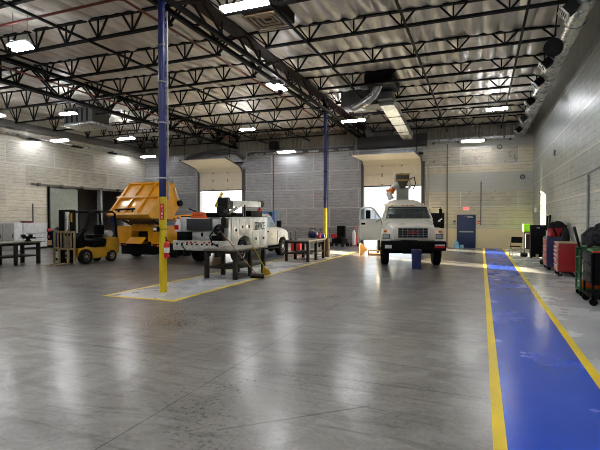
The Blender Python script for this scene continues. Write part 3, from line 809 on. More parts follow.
# things on and by the far bench
tag(MB().lathe((-6.6, 19.8, 0), (0, 0, 1), [(.15, 0), (.17, .02), (.19, .78), (.2, .8), (.2, .84), (.17, .84), (.16, .8), (.15, .1), (.0, .1)], 24).build('trash_barrel', M('brown barrel', (92, 72, 50), .6)), 'brown barrel at the end of the far workbench', 'barrel')
t = thing('tool_bag', 'dark blue bag heaped on the far workbench', 'bag', (-6.85, 18.72, .885), R(15))
MB().blob((0, 0, .16), .2, 1.2, .9, .85, .08).build('bag_body', NAVY, t)
MB().tube([(-.15, 0, .28), (-.1, 0, .42), (.1, 0, .42), (.15, 0, .28)], .015).build('strap', BLACK, t)
tag(MB().lathe((-6.5, 18.62, .87), (0, 0, 1), [(.05, 0), (.055, .02), (.055, .2), (.03, .25), (.02, .3)]).build('bottle', REDP), 'red bottle standing on the far workbench', 'bottle')
t = thing('ball_roll', 'blue and white roll on the far workbench', 'roll', (-6.56, 18.98, .97))
MB().cyl((-.15, 0, 0), (.15, .05, 0), .1).build('roll_body', M('mid blue', (50, 80, 190), .5), t)
MB().cyl((-.155, -.002, 0), (.155, .052, 0), .04).build('core', PLASTICW, t)
for i, (x, y, h) in enumerate(((-7.3, 17.3, .36), (-7.05, 17.25, .42))):
    t = thing('clamp_stand', ('shorter' if i == 0 else 'taller') + ' thin steel clamp stand on the far workbench', 'clamp stand', (x, y, .87), 0, 'clamp stands')
    MB().cyl((0, 0, .02), (0, 0, h), .012, n=8).build('rod', DARKINT, t)
    MB().lathe((0, 0, 0), (0, 0, 1), [(.08, 0), (.08, .015), (.02, .03)]).build('base', DARKINT, t)
    MB().bar((-.06, 0, h), (.08, 0, h - .05), .03, .03).build('clamp', STEEL, t)

# ------------------------------------------------------------------ wheels
def wheel(parent, x, y, r, w, side, rimmat, name='wheel'):
    """wheel with its axle along local x; side = +1 / -1 shows the rim outward"""
    a = (side, 0, 0); c = Vector((x, y, r))
    t = MB().lathe(c - Vector((side * w / 2, 0, 0)), a, [(r * .6, 0), (r * .9, 0), (r, w * .14), (r, w * .86), (r * .9, w), (r * .62, w), (r * .6, w * .85)], 32).build(name, RUBBER, parent)
    MB().lathe(c - Vector((side * w * .1, 0, 0)), a, [(r * .6, 0), (r * .6, w * .5), (r * .55, w * .52), (r * .5, w * .35), (r * .25, w * .3), (r * .22, w * .5), (r * .12, w * .52)], 28).build('rim', rimmat, t)
    m = MB()
    for k in range(8):
        q = R(45 * k); p = c + Vector((side * w * .22, math.cos(q) * r * .38, math.sin(q) * r * .38)); m.cyl(p, p + Vector((side * .04, 0, 0)), .018, n=6)
    m.build('lug_nut', STEEL, t)
    return t

# ------------------------------------------------------------------ cream bucket truck, nose to the viewer
T = thing('bucket_truck', 'cream white bucket truck facing the viewer with its door open', 'truck', (-2.5, 17.62, 0), R(14))
for sx in (-1, 1):
    wheel(T, sx * .95, 0, .47, .28, sx, STEEL)
    wheel(T, sx * .93, 4.9, .47, .32, sx, STEEL)
def hoodring(y, hw, z0, z1, drop):
    """hood cross section: flat crowned top with sloped shoulders"""
    pts = [(-hw, z0), (-hw, z1 - drop), (-hw * .93, z1 - drop * .45), (-hw * .78, z1 - .05), (-hw * .5, z1 - .012), (0, z1), (hw * .5, z1 - .012), (hw * .78, z1 - .05), (hw * .93, z1 - drop * .45), (hw, z1 - drop), (hw, z0)]
    return [Vector((x, y, z)) for x, z in pts]
MB().loft([hoodring(-.86, .74, .98, 1.44, .12), hoodring(-.8, .8, .96, 1.5, .14), hoodring(-.5, .85, .95, 1.58, .2), hoodring(.2, .93, .95, 1.68, .26), hoodring(.82, 1.0, .95, 1.75, .28)]).build('hood', CREAM, T)
for sx in (-1, 1):
    arch = []
    for k in range(13):
        a = R(180 * k / 12); arch.append((.6 * math.cos(a), .5 + .56 * math.sin(a)))
    prof = [(.85, .62), (.85, 1.34), (.4, 1.4), (-.3, 1.38), (-.7, 1.32), (-.84, 1.2), (-.84, .8), (-.62, .62)] + [(-.6 * math.cos(R(180 * k / 12)), .5 + .56 * math.sin(R(180 * k / 12))) for k in range(2, 11)] + [(.62, .62)]
    f = MB().prism(prof, 'x', sx * .78, sx * 1.1, .03).build('fender', CREAM, T)
    MB().box(sx * .94 - .11, sx * .94 + .11, -.875, -.83, 1.03, 1.17, .012).build('headlight', LAMPC, T)
    MB().box(sx * .94 - .13, sx * .94 + .13, -.86, -.82, 1.01, 1.19, .012).build('headlight_bezel', DARKINT, T)
    MB().box(sx * .97 - .06, sx * .97 + .06, -.87, -.78, 1.24, 1.32, .015).build('turn_signal', LAMPO, T)
MB().box(-.65, .65, -.905, -.84, 1.0, 1.45, .02).build('grille_surround', CREAM, T)
m = MB(); m.box(-.52, .52, -.915, -.9, 1.04, 1.41)
g_ = m.build('grille', DARKINT, T)
m = MB()
for k in range(5): m.box(-.52, .52, -.93, -.91, 1.05 + .082 * k, 1.066 + .082 * k)
for k in range(5): m.box(-.36 + .18 * k - .008, -.36 + .18 * k + .008, -.928, -.91, 1.04, 1.41)
m.build('grille_bar', STEEL, g_)
text('badge', 'GMC', .13, REDP, g_, (0, -.935, 1.24), (R(90), 0, 0), .008, 1.5)
MB().box(-1.13, 1.13, -1.12, -.86, .6, .94, .03).build('bumper', BLACK, T)
m = MB(); m.box(-1.0, -.76, -1.13, -1.118, .68, .8).build('licence_plate', PLASTICW, T)
m = MB(); m.box(.74, 1.08, -1.13, -1.118, .7, .78).build('reflector', LAMP, T)
m = MB(); m.box(.74, 1.08, -1.13, -1.118, .78, .83).build('reflector_white', PLASTICW, T)
m = MB()
for sx in (-1, 1): m.box(sx * .42 - .05, sx * .42 + .05, -.9, 6.2, .58, .8)
m.cyl((-.85, 0, .48), (.85, 0, .48), .06).box(-.3, .3, -.2, .6, .42, .9).cyl((-.85, 4.9, .48), (.85, 4.9, .48), .09).blob((0, 4.9, .48), .2)
m.build('chassis', BLACKSTEEL, T)
# cab: lower box plus greenhouse with pillars
lo = MB(); lo.loft([rplan(-.96, .96, .8, 2.35, .72, .06), rplan(-.98, .98, .8, 2.38, 1.1, .06), rplan(-.98, .98, .82, 2.38, 1.6, .08), rplan(-.95, .95, .84, 2.36, 1.73, .08)])
lo.build('cab', CREAM, T)
MB().loft([rplan(-.79, .79, 1.22, 2.32, 2.2, .1), rplan(-.81, .81, 1.17, 2.33, 2.25, .12), rplan(-.74, .74, 1.25, 2.28, 2.3, .12)]).build('cab_roof', CREAM, T)
m = MB()
for sx in (-1, 1):
    m.bar((sx * .91, .82, 1.7), (sx * .76, 1.25, 2.24), .07, .08); m.bar((sx * .92, 2.3, 1.7), (sx * .77, 2.27, 2.24), .12, .1); m.bar((sx * .93, 1.55, 1.7), (sx * .79, 1.6, 2.24), .05, .06)
m.bar((-.92, .82, 1.725), (.92, .82, 1.725), .06, .04)
m.build('pillar', CREAM, T)
m = MB(); m.hexa([Vector(p) for p in ((-.89, .83, 1.72), (.89, .83, 1.72), (.89, .85, 1.72), (-.89, .85, 1.72), (-.75, 1.2, 2.22), (.75, 1.2, 2.22), (.75, 1.23, 2.22), (-.75, 1.23, 2.22))])
m.build('windscreen', GLASSD, T)
m = MB()
for (a, b) in (((-.89, .815, 1.735), (-.75, 1.19, 2.21)), ((.89, .815, 1.735), (.75, 1.19, 2.21)), ((-.89, .815, 1.735), (.89, .815, 1.735)), ((-.75, 1.19, 2.2), (.75, 1.19, 2.2))): m.bar(a, b, .035, .025)
m.bar((-.3, .85, 1.75), (.1, .95, 1.83), .015).bar((.3, .85, 1.75), (.7, .95, 1.83), .015)
m.build('windscreen_seal', BLACK, T)
m = MB(); m.box(-.76, .76, 2.28, 2.31, 1.75, 2.15).box(.87, .88, 1.0, 2.2, 1.75, 2.12).build('side_window', GLASSB, T)
m = MB(); m.box(-.7, -.15, 1.7, 2.1, 1.3, 1.95, .06).box(.15, .7, 1.7, 2.1, 1.3, 1.95, .06).build('seat', M('grey seat cloth', (96, 94, 88), .9), T)
MB().torus((.42, 1.3, 1.72), (0, -.6, .8), .2, .018).build('steering_wheel', BLACK, T)
for k in range(5):
    x = (-.6, -.17, 0, .17, .6)[k]
    MB().box(x - .04, x + .04, 1.17, 1.24, 2.27, 2.31, .008).build('marker_light', LAMPO, T)
# mirrors
for sx in (1,):
    mm = MB(); mm.box(sx * 1.28 - .06, sx * 1.28 + .06, .98, 1.06, 1.78, 2.14, .02); q = mm.build('mirror', BLACK, T)
    m = MB(); m.bar((sx * .95, 1.0, 2.2), (sx * 1.28, 1.02, 2.2), .02).bar((sx * 1.28, 1.02, 2.2), (sx * 1.28, 1.02, 2.12), .02).bar((sx * 1.0, 1.0, 1.72), (sx * 1.28, 1.02, 1.76), .02); m.build('mirror_arm', BLACK, q)
# open passenger door
d = bpy.data.objects.new('door', None); COL.objects.link(d); d.parent = T; d.location = (-1.0, .86, 0); d.rotation_euler = (0, 0, R(188))
m = MB(); m.prism([(.02, .88), (.88, .88), (.92, .98), (.92, 1.72), (.02, 1.72)], 'y', -.05, .05, .015)
m.build('door_skin', CREAM, d)
m = MB()
fr = [(.04, 1.7), (.34, 2.12), (.46, 2.18), (.8, 2.18), (.89, 2.1), (.9, 1.7)]
for i in range(len(fr) - 1): m.bar((fr[i][0], 0, fr[i][1]), (fr[i + 1][0], 0, fr[i + 1][1]), .07, .07, (0, 1, 0))
m.bar((.3, 0, 1.7), (.3, 0, 2.1), .03); m.build('window_frame', CREAM, d)
m = MB(); m.prism([(.08, 1.72), (.38, 2.11), (.8, 2.15), (.87, 1.72)], 'y', -.006, .006).build('window_pane', GLASSB, d)
m = MB(); m.box(.5, .69, .06, .12, 1.74, 2.08, .02).bar((.65, .0, 1.7), (.65, .08, 1.76), .02).build('door_mirror', BLACK, d)
m = MB(); m.box(.7, .87, .05, .07, 1.5, 1.58, .01).build('door_handle', BLACK, d)
m = MB(); m.bar((.28, .06, 1.6), (.1, .18, 1.72), .02).bar((.1, .18, 1.72), (.05, .18, 1.5), .02).build('grab_bar', BLACK, d)
# step, body, boom
m = MB(); m.box(-1.05, -.7, .95, 2.1, .42, .7, .03).box(.7, 1.05, .95, 2.1, .42, .7, .03).build('step_tank', BLACKSTEEL, T)
m = MB(); m.box(-1.08, 1.08, 2.6, 6.3, .82, 1.62, .02).build('utility_body', CREAM, T)
m = MB(); m.box(-.85, .85, 2.55, 2.75, 1.6, 2.4, .03).loft([rplan(-.8, .8, 2.6, 3.6, 2.38, .1), rplan(-.62, .62, 2.7, 3.5, 2.52, .1), rplan(-.4, .4, 2.8, 3.4, 2.58, .1)])
m.build('cab_guard', CREAM, T)
PG = M('pedestal grey green', (150, 152, 136), .5)
m = MB(); m.box(-.26, .26, 3.2, 3.7, 1.6, 3.15, .03).build('pedestal', PG, T)
m = MB(); m.bar((.3, 3.3, 3.1), (.3, 3.5, 3.75), .1, .25).bar((-.36, 3.3, 3.0), (-.36, 3.5, 3.8), .1, .25).build('turntable_cheek', CREAM, T)
m = MB(); m.prism([(-.3, 3.72), (.26, 3.72), (.26, 3.5), (.08, 3.1), (-.1, 3.1), (-.3, 3.5)], 'y', 3.0, 3.55, .01).build('bucket', M('dark olive bucket', (60, 54, 34), .5), T)
m = MB(); m.box(-.32, .28, 2.98, 3.03, 3.42, 3.5).box(-.32, .28, 2.98, 3.03, 3.68, 3.75); m.build('bucket_rim', M('dull gold', (150, 124, 60), .5), T)
m = MB(); m.tube([(-.2, 3.3, 3.3), (-.45, 3.2, 3.1), (-.62, 3.15, 2.85), (-.5, 3.15, 2.6)], .14, 12).build('boom_elbow', WHITE, T)
m = MB(); m.box(-.75, -.35, 2.95, 3.1, 2.95, 3.05).box(-.5, -.4, 2.95, 3.1, 2.85, 3.15).build('elbow_mark', LAMPO, T)
m = MB(); m.tube([(.28, 3.2, 3.5), (.5, 3.2, 3.6), (.55, 3.2, 3.3), (.45, 3.2, 3.05)], .025).build('hydraulic_hose', BLACK, T)

t = thing('waste_bin', 'dark blue bin standing before the cream truck bumper', 'bin', (-2.08, 16.15, 0), R(8))
m = MB(); m.loft([rplan(-.15, .15, -.15, .15, 0, .04), rplan(-.165, .165, -.165, .165, .58, .04), rplan(-.18, .18, -.18, .18, .58, .04), rplan(-.18, .18, -.18, .18, .62, .04)]).build('bin_body', NAVY, t)
m = MB(); m.loft([rplan(-.185, .185, -.185, .185, .62, .04), rplan(-.16, .16, -.16, .16, .68, .05)]).build('lid', NAVY, t)
t = thing('wooden_step', 'light wooden step box below the open truck door', 'step', (-5.0, 21.7, 0), R(15))
m = MB(); m.box(-.1, .5, -.25, .25, 0, .05).box(-.1, .5, -.25, .25, .19, .23).box(-.1, -.05, -.25, .25, .05, .19).box(.45, .5, -.25, .25, .05, .19).build('box', WOOD, t)
m = MB(); m.prism([(-.5, .0), (-.38, .0), (-.2, .2), (-.12, .2), (-.12, .28), (-.28, .42), (-.42, .55), (-.5, .5)], 'y', -.15, .15, .01).build('wedge', WOOD, t)

# ------------------------------------------------------------------ white service truck (nose away, seen from behind and its right)
S = thing('service_truck', 'white service truck with crane, tail to the viewer', 'truck', (-9.75, 14.3, 0))
for sx in (-1, 1):
    wheel(S, sx * .93, 5.4, .44, .28, sx, STEEL)
    wheel(S, sx * .9, 1.45, .46, .34, sx, WHITE)
m = MB()
for sx in (-1, 1): m.box(sx * .45 - .05, sx * .45 + .05, .1, 6.1, .5, .7)
m.cyl((-.85, 1.45, .46), (.85, 1.45, .46), .08).blob((0, 1.45, .46), .2).cyl((-.85, 5.4, .44), (.85, 5.4, .44), .06).box(-.5, .5, 3.2, 6.0, .4, .7)
m.build('chassis', BLACKSTEEL, S)
# tail: deck, bumper, panels
m = MB(); m.box(-1.12, 1.12, -.05, .55, .56, .92, .02).build('rear_bumper', M('grubby white', (190, 188, 180), .5, 0, .3, 14), S)
m = MB()
for k in range(9): m.box(-.95 + .22 * k, -.88 + .22 * k, -.07, -.05, .76, .82)
for x in (-.9, -.55, .35, .8): m.box(x - .06, x + .06, -.09, .2, .34, .56)
m.build('tow_bracket', BLACKSTEEL, S)
for x, mm in ((-.45, LAMP), (-.3, LAMP), (-.1, LAMP), (.3, LAMP), (.5, LAMP)): MB().box(x - .035, x + .035, -.075, -.05, .835, .885, .004).build('tail_light', mm, S)
m = MB(); m.box(-1.1, 1.1, .3, .5, .92, 1.72, .01).build('tail_panel', WHITE, S)
m = MB(); m.box(-.62, .42, .12, .3, 1.3, 1.74, .015).build('tail_locker', M('charcoal locker', (46, 48, 52), .45), S)
m = MB(); m.box(-.95, -.45, -.02, .28, .92, 1.25, .02).build('tool_crate', BLACK, S)
m = MB(); m.box(-.42, .36, .2, .3, .95, 1.26, .01).build('inner_panel', M('scuffed pale panel', (176, 178, 174), .45, .2, .3, 10), S)
m = MB(); m.box(-.02, .08, .17, .2, 1.08, 1.22, .01).build('latch', BLACK, S)
m = MB(); m.torus((.78, .18, 1.32), (0, 1, 0), .17, .05, 24, 8).torus((.78, .1, 1.32), (0, 1, 0), .15, .04, 24, 8).cyl((.78, .3, 1.32), (.78, .05, 1.32), .05)
m.build('hose_reel', DARKINT, S)
m = MB(); m.box(.55, 1.05, .0, .28, .93, 1.12, .02).build('tool_tray', BLACK, S)
m = MB(); m.tube([(.6, .1, 1.3), (.5, -.02, 1.1), (.62, -.06, .85), (.9, -.07, .72), (1.0, -.08, .6)], .025)
m.build('air_hose', BLACK, S)
MB().tube([(-.6, .0, .95), (-.7, -.08, .75), (-.5, -.1, .55), (-.2, -.09, .5)], .022).build('air_hose', BLACK, S)
m = MB(); m.box(.9, 1.12, .1, .3, 1.4, 1.76, .02).cyl((1.0, .12, 1.76), (1.0, .12, 1.95), .06).bar((.85, .1, 1.9), (1.15, .1, 1.9), .06)
m.build('vise', DARKINT, S)
# side boxes with compartment doors on the right (world +x) side
for sx in (-1, 1):
    x0, x1 = (.62, 1.14) if sx > 0 else (-1.14, -.62)
    prof = [(.5, .56), (.5, 1.8), (3.5, 1.8), (3.5, .52), (2.05, .52), (2.0, .82), (1.8, 1.02), (1.45, 1.1), (1.1, 1.02), (.9, .82), (.86, .56)]
    MB().prism(prof, 'x', x0, x1, .008).build('side_box', WHITE, S)
for (a, b, z0, z1) in ((.56, .98, .9, 1.72), (1.04, 1.5, 1.14, 1.72), (1.56, 2.06, 1.14, 1.72), (2.12, 2.7, .62, 1.22), (2.76, 3.44, .62, 1.22)):
    dd = MB().box(1.14, 1.155, a, b, z0, z1, .006).build('compartment_door', WHITE, S)
    MB().box(1.155, 1.175, (a + b) / 2 - .05, (a + b) / 2 + .05, (z0 + z1) / 2 - .05, (z0 + z1) / 2 + .05, .006).build('door_latch', DARKINT, dd)
text('lettering', 'SERVICE', .46, DARKINT, S, (1.165, 2.74, 1.42), (R(90), 0, R(90)), .004, .56)
m = MB(); m.box(-1.14, 1.14, .5, 3.5, 1.8, 1.84).build('deck_rail', BLACK, S)
m = MB(); m.box(.9, 1.15, 2.0, 3.0, 1.84, 2.06, .01).build('deck_box', BLACK, S)
m = MB(); m.box(-.68, .68, .5, 3.4, .5, 1.12).build('wheel_liner', BLACK, S)
m = MB(); m.box(-.6, .6, .5, 3.4, 1.12, 1.78).build('bed', GREYP, S)
# cab and hood (pickup)
m = MB(); m.loft([rrect(.98, .55, 1.32, 3.55, .06), rrect(1.0, .52, 1.35, 3.7, .08), rrect(1.0, .52, 1.34, 5.0, .08)]).build('cab', WHITE, S)
m = MB(); m.loft([rrect(.99, .78, 1.33, 4.95, .08), rrect(.97, .78, 1.3, 5.5, .1), rrect(.95, .78, 1.24, 5.95, .12), rrect(.9, .8, 1.15, 6.1, .12)]).build('hood', WHITE, S)
for sx in (-1, 1):
    prof = [(4.85, .55), (4.85, 1.2), (5.3, 1.26), (5.8, 1.2), (6.05, 1.05), (6.1, .62), (5.95, .6)] + [(5.4 + .54 * math.cos(R(180 * k / 12)), .42 + .54 * math.sin(R(180 * k / 12))) for k in range(2, 11)] + [(4.84, .55)]
    MB().prism(prof, 'x', sx * .72, sx * 1.03, .02).build('fender', WHITE, S)
m = MB(); m.loft([rplan(-.97, .97, 3.56, 5.0, 1.32, .08), rplan(-.86, .86, 3.58, 4.45, 1.88, .1), rplan(-.8, .8, 3.62, 4.38, 1.95, .1)]).build('greenhouse', WHITE, S)
m = MB(); m._add([(.955, 3.8, 1.38), (.955, 4.86, 1.38), (.868, 4.42, 1.82), (.868, 3.8, 1.82), (.978, 3.8, 1.38), (.978, 4.86, 1.38), (.888, 4.42, 1.82), (.888, 3.8, 1.82)], [(0, 1, 2, 3), (7, 6, 5, 4), (0, 4, 5, 1), (1, 5, 6, 2), (2, 6, 7, 3), (3, 7, 4, 0)])
m.build('side_window', GLASSB, S)
m = MB(); m.hexa([Vector(p) for p in ((-.88, 4.97, 1.36), (.88, 4.97, 1.36), (.88, 5.0, 1.36), (-.88, 5.0, 1.36), (-.78, 4.47, 1.84), (.78, 4.47, 1.84), (.78, 4.5, 1.84), (-.78, 4.5, 1.84))]).build('windscreen', GLASSD, S)
m = MB(); m.box(1.02, 1.24, 4.72, 4.82, 1.36, 1.64, .03).bar((.95, 4.8, 1.4), (1.06, 4.78, 1.42), .04).build('mirror', BLACK, S)
m = MB(); m.box(1.0, 1.03, 3.75, 3.92, 1.14, 1.19, .008).build('door_handle', BLACK, S)
m = MB(); m.box(.96, 1.1, 3.55, 4.85, .4, .46, .01).build('running_board', BLACK, S)
m = MB(); m.box(-.98, .98, 6.08, 6.28, .5, .78, .03).build('front_bumper', CHROME, S)
# crane
m = MB(); m.lathe((.72, .75, 1.84), (0, 0, 1), [(.2, 0), (.2, .08), (.14, .1), (.14, .45)]).build('crane_base', DARKINT, S)
m = MB(); m.box(.5, .92, .5, .98, 2.1, 2.42, .04).box(.56, .86, .35, .7, 1.95, 2.2, .03).cyl((.5, .62, 2.45), (.94, .62, 2.45), .1).build('crane_head', DARKINT, S)
bm_ = MB(); bm_.bar((.72, .7, 2.33), (.72, 3.5, 2.36), .24, .24, bev=.02).build('boom', WHITE, S)
m = MB(); m.bar((.72, 3.3, 2.36), (.72, 3.75, 2.36), .18, .16).build('boom_extension', GREYP, S)
m = MB(); m.cyl((.62, 3.68, 2.38), (.82, 3.68, 2.38), .14, n=20).build('sheave', DARKINT, S)
m = MB(); m.lathe((.75, 3.55, 1.98), (0, 0, 1), [(.03, 0), (.1, .03), (.1, .16), (.04, .2), (.03, .25)]).build('hook_block', REDP, S)
m = MB(); m.cyl((.72, .95, 1.95), (.72, 1.9, 2.28), .06).build('lift_cylinder', CHROME, S)
m = MB(); m.bar((.3, .7, 2.2), (.35, 1.1, 2.75), .06, .1).build('boom_prop', M('prop yellow', (220, 180, 60), .5), S)
m = MB(); m.box(-.5, .3, .9, 2.9, 1.84, 1.98, .02).box(.35, .5, 1.4, 1.9, 1.84, 2.0).build('deck_load', BLACK, S)
m = MB(); m.bar((.85, 2.0, 1.84), (.85, 2.0, 2.3), .05).build('boom_rest', DARKINT, S)
# orange board over the tail: the sign rests on the locker
t = thing('warning_board', 'orange warning board on the tail of the service truck', 'sign', (-9.85, 14.48, 1.744))
m = MB(); m.prism([(-.36, 0), (.36, 0), (.26, .24), (-.26, .24)], 'y', -.04, .04, .01).build('board', ORANGE, t)
m = MB()
for k in range(5): m.box(-.22 + .09 * k, -.17 + .09 * k, -.045, -.04, .09, .16)
m.build('stripe', M('dark orange', (150, 50, 20), .5), t)
MB().box(-.4, .4, -.07, .07, -.0, .02).build('foot', CREAM, t)
t = thing('spray_jug', 'white jug with blue cap hung on the service truck tail', 'jug', (-10.72, 14.52, 1.25))
MB().lathe((0, -.12, 0), (0, 0, 1), [(.1, 0), (.12, .03), (.12, .3), (.05, .42), (.04, .48)]).build('bottle', PLASTICW, t)
MB().lathe((0, -.12, .48), (0, 0, 1), [(.045, 0), (.045, .07), (.02, .08)]).build('cap', LIFTBLUE, t)
MB().box(-.09, .09, -.245, -.235, .08, .25).build('label', LAMP, t)

# ------------------------------------------------------------------ blue scissor lift behind the service truck
t = thing('scissor_lift', 'blue railed scissor lift behind the service truck', 'lift', (-10.9, 22.3, 0))
m = MB(); m.box(-.75, .75, -.4, .4, .2, .6, .03).build('base', LIFTBLUE, t)
for sx in (-1, 1):
    for sy in (-1, 1): wheel(t, sx * .5, sy * .36, .16, .12, sy, STEEL) if False else MB().cyl((sx * .5, sy * .42, .17), (sx * .5, sy * .3, .17), .17, n=20).build('wheel', RUBBER, t)
m = MB()
for k in range(3):
    for sy in (-.3, .3): m.bar((-.65, sy, .62 + .11 * k), (.65, sy, .73 + .11 * k), .04, .06).bar((.65, sy, .62 + .11 * k), (-.65, sy, .73 + .11 * k), .04, .06)
m.build('scissor_arm', BLACKSTEEL, t)
MB().box(-.78, .78, -.42, .42, .98, 1.06).build('platform', LIFTBLUE, t)
m = MB()
for z in (1.6, 2.1):
    m.tube([(-.75, -.4, z), (.75, -.4, z), (.75, .4, z), (-.75, .4, z), (-.75, -.4, z)], .024, 6)
for x in (-.75, -.25, .25, .75):
    for y in (-.4, .4): m.cyl((x, y, 1.06), (x, y, 2.1), .022, n=6)
m.build('guard_rail', LIFTBLUE, t)
MB().box(.4, .62, -.47, -.41, 1.85, 2.1, .01).build('control_box', NAVY, t)

# ------------------------------------------------------------------ yellow hopper truck
Y = thing('hopper_truck', 'yellow truck with its big hopper tipped up, tail to the viewer', 'truck', (-13.78, 15.8, 0))
for sx in (-1, 1):
    wheel(Y, sx * 1.05, 1.0, .45, .3, sx, BLACKSTEEL); wheel(Y, sx * 1.05, 4.6, .45, .3, sx, BLACKSTEEL)
m = MB()
for sx in (-1, 1): m.box(sx * .5 - .06, sx * .5 + .06, -.05, 6.2, .5, .75)
m.box(-.9, .9, -.15, .3, .2, .58, .02).box(-.35, .35, .3, 5.5, .35, .6)
m.cyl((-.9, 1, .45), (.9, 1, .45), .09).cyl((-.9, 4.6, .45), (.9, 4.6, .45), .08)
m.build('chassis', BLACKSTEEL, Y)
m = MB(); m.box(-1.26, -.42, 0, .8, .74, 1.42, .02).box(.42, 1.28, 0, .8, .74, 1.42, .02).box(-.42, .42, 0, .8, 1.2, 1.5, .02).box(-.42, .42, .5, .8, .5, 1.2)
m.box(-1.26, -.62, -.02, .8, .66, .74).box(.62, 1.28, -.02, .8, .66, .74)
m.build('tail_body', YEL, Y)
for a_, b_ in ((-1.18, -.5), (.5, 1.2)): MB().box(a_, b_, -.012, 0, .86, 1.38, .004).build('tail_door', YEL, Y)
m = MB(); m.box(-.4, .4, .42, .5, .74, 1.2).blob((0, .34, .98), .14, jit=.2).cyl((-.25, .3, .8), (-.25, .3, 1.15), .06).cyl((.22, .3, .85), (.3, .3, 1.15), .05).bar((-.3, .3, 1.1), (.3, .28, .9), .05).build('engine', DARKINT, Y)
mt = Matrix.Translation((-.05, -.02, .93)) @ Matrix.Rotation(R(38), 4, 'X')
m = MB(); m.box(-.42, .42, -.42, 0, -.02, .02, .006, mt).build('drop_flap', YEL, Y)
for sx in (-1, 1):
    c0 = sx * .88
    MB().box(c0 - .3, c0 + .3, -.03, 0, .52, .66, .005).build('light_bar', BLACK, Y)
    for k, mm in enumerate((LAMPC, LAMP, LAMPO)): MB().box(c0 - .2 + .15 * k - .045, c0 - .2 + .15 * k + .045, -.045, -.03, .55, .63, .006).build('tail_light', mm, Y)
m = MB(); m.box(-1.26, 1.28, .8, 3.6, .7, 1.3, .02).build('tank_body', YEL, Y)
m = MB(); m.box(-1.18, 1.18, 4.0, 5.9, .6, 1.5, .08).loft([rplan(-1.15, 1.15, 4.0, 5.9, 1.5, .1), rplan(-1.02, 1.02, 4.1, 5.6, 1.78, .1)]).build('cab', YEL, Y)
m = MB(); m.box(1.19, 1.2, 4.3, 5.5, 1.1, 1.45, .003).build('cab_window', GLASSD, Y)
# long yellow arms behind the hopper
m = MB(); m.bar((1.05, 1.0, 1.7), (1.05, 5.6, 1.9), .14, .16).bar((-1.05, 1.0, 1.7), (-1.05, 5.6, 1.9), .14, .16).bar((-1.1, 5.5, 1.9), (1.1, 5.5, 1.9), .12, .14).bar((-1.05, 2.2, 1.3), (-1.05, 2.2, 1.7), .1).bar((1.05, 2.2, 1.3), (1.05, 2.2, 1.7), .1)
m.build('lift_arm', YEL, Y)
m = MB(); m.tube([(1.2, 1.9, 2.2), (1.25, 2.3, 2.1), (1.25, 2.6, 1.95), (1.2, 2.8, 1.85)], .03).build('hose', BLACK, Y)
# hopper: tilted box, faces given in local coordinates
F = [(-1.0, 1.86), (.5, 3.3), (.8, 3.3), (1.15, 2.35), (.4, 1.72), (-.9, 1.76)]   # (y, z) side outline
h = bpy.data.objects.new('hopper', None); COL.objects.link(h); h.parent = Y
x0, x1 = -.8, 1.36
def fx(y, z, side):  # slight lean of the hopper towards the left at the top
    return (x0 if side < 0 else x1) - .1 * (z - 1.8)
m = MB(); n = len(F)
m._add([(fx(y, z, -1), y, z) for y, z in F] + [(fx(y, z, 1), y, z) for y, z in F], [tuple(range(n - 1, -1, -1)), tuple(range(n, 2 * n))] + [(i, (i + 1) % n, n + (i + 1) % n, n + i) for i in range(n)])
m.build('hopper_shell', YEL, h, smooth=False)
nrm = Vector((0, -1.44, 1.5)).normalized() * .05
def onface(f, s):      # f across 0..1, s up the face 0..1
    y = -1.0 + 1.5 * s; z = 1.86 + 1.44 * s
    return Vector((fx(y, z, -1) * (1 - f) + fx(y, z, 1) * f, y, z)) + nrm * .6
m = MB()
for f in (.02, .36, .68, .98): m.bar(onface(f, 0), onface(f, 1), .09, .1, nrm)
for s_ in (.02, .98): m.bar(onface(-.01, s_), onface(1.01, s_), .1, .1, nrm)
m.bar(onface(-.05, .52), onface(1.05, .52), .1, .14, nrm)
m.build('stiffener', YEL, h)
m = MB(); m.bar(onface(.12, .14) + nrm, onface(.6, .16) + nrm, .05, .06, nrm).bar(onface(.22, .1), onface(.22, .14) + nrm, .05).bar(onface(.55, .1), onface(.55, .16) + nrm, .05)
m.build('handle_bar', BLACK, h)
m = MB(); m.bar((x1 - .1, .7, 3.1), (x1 - .03, 1.1, 2.3), .02, .12, (1, 0, 0)).build('edge_plate', CREAM, h)
m = MB(); m.cyl((x1 - .06, 1.0, 2.42), (x1 + .06, 1.0, 2.42), .14, n=20).build('pivot', BLACK, h)
m = MB(); m.box(-.62, 1.3, -.85, .4, 1.68, 1.76, .01).box(-.5, .85, -.1, .6, 1.5, 1.68).build('hopper_base', M('dark ochre frame', (110, 70, 18), .5), Y)
for sx in (-.55, 1.0): MB().cyl((sx, .3, 1.4), (sx, -.5, 1.72), .05).build('tilt_cylinder', DARKINT, Y)

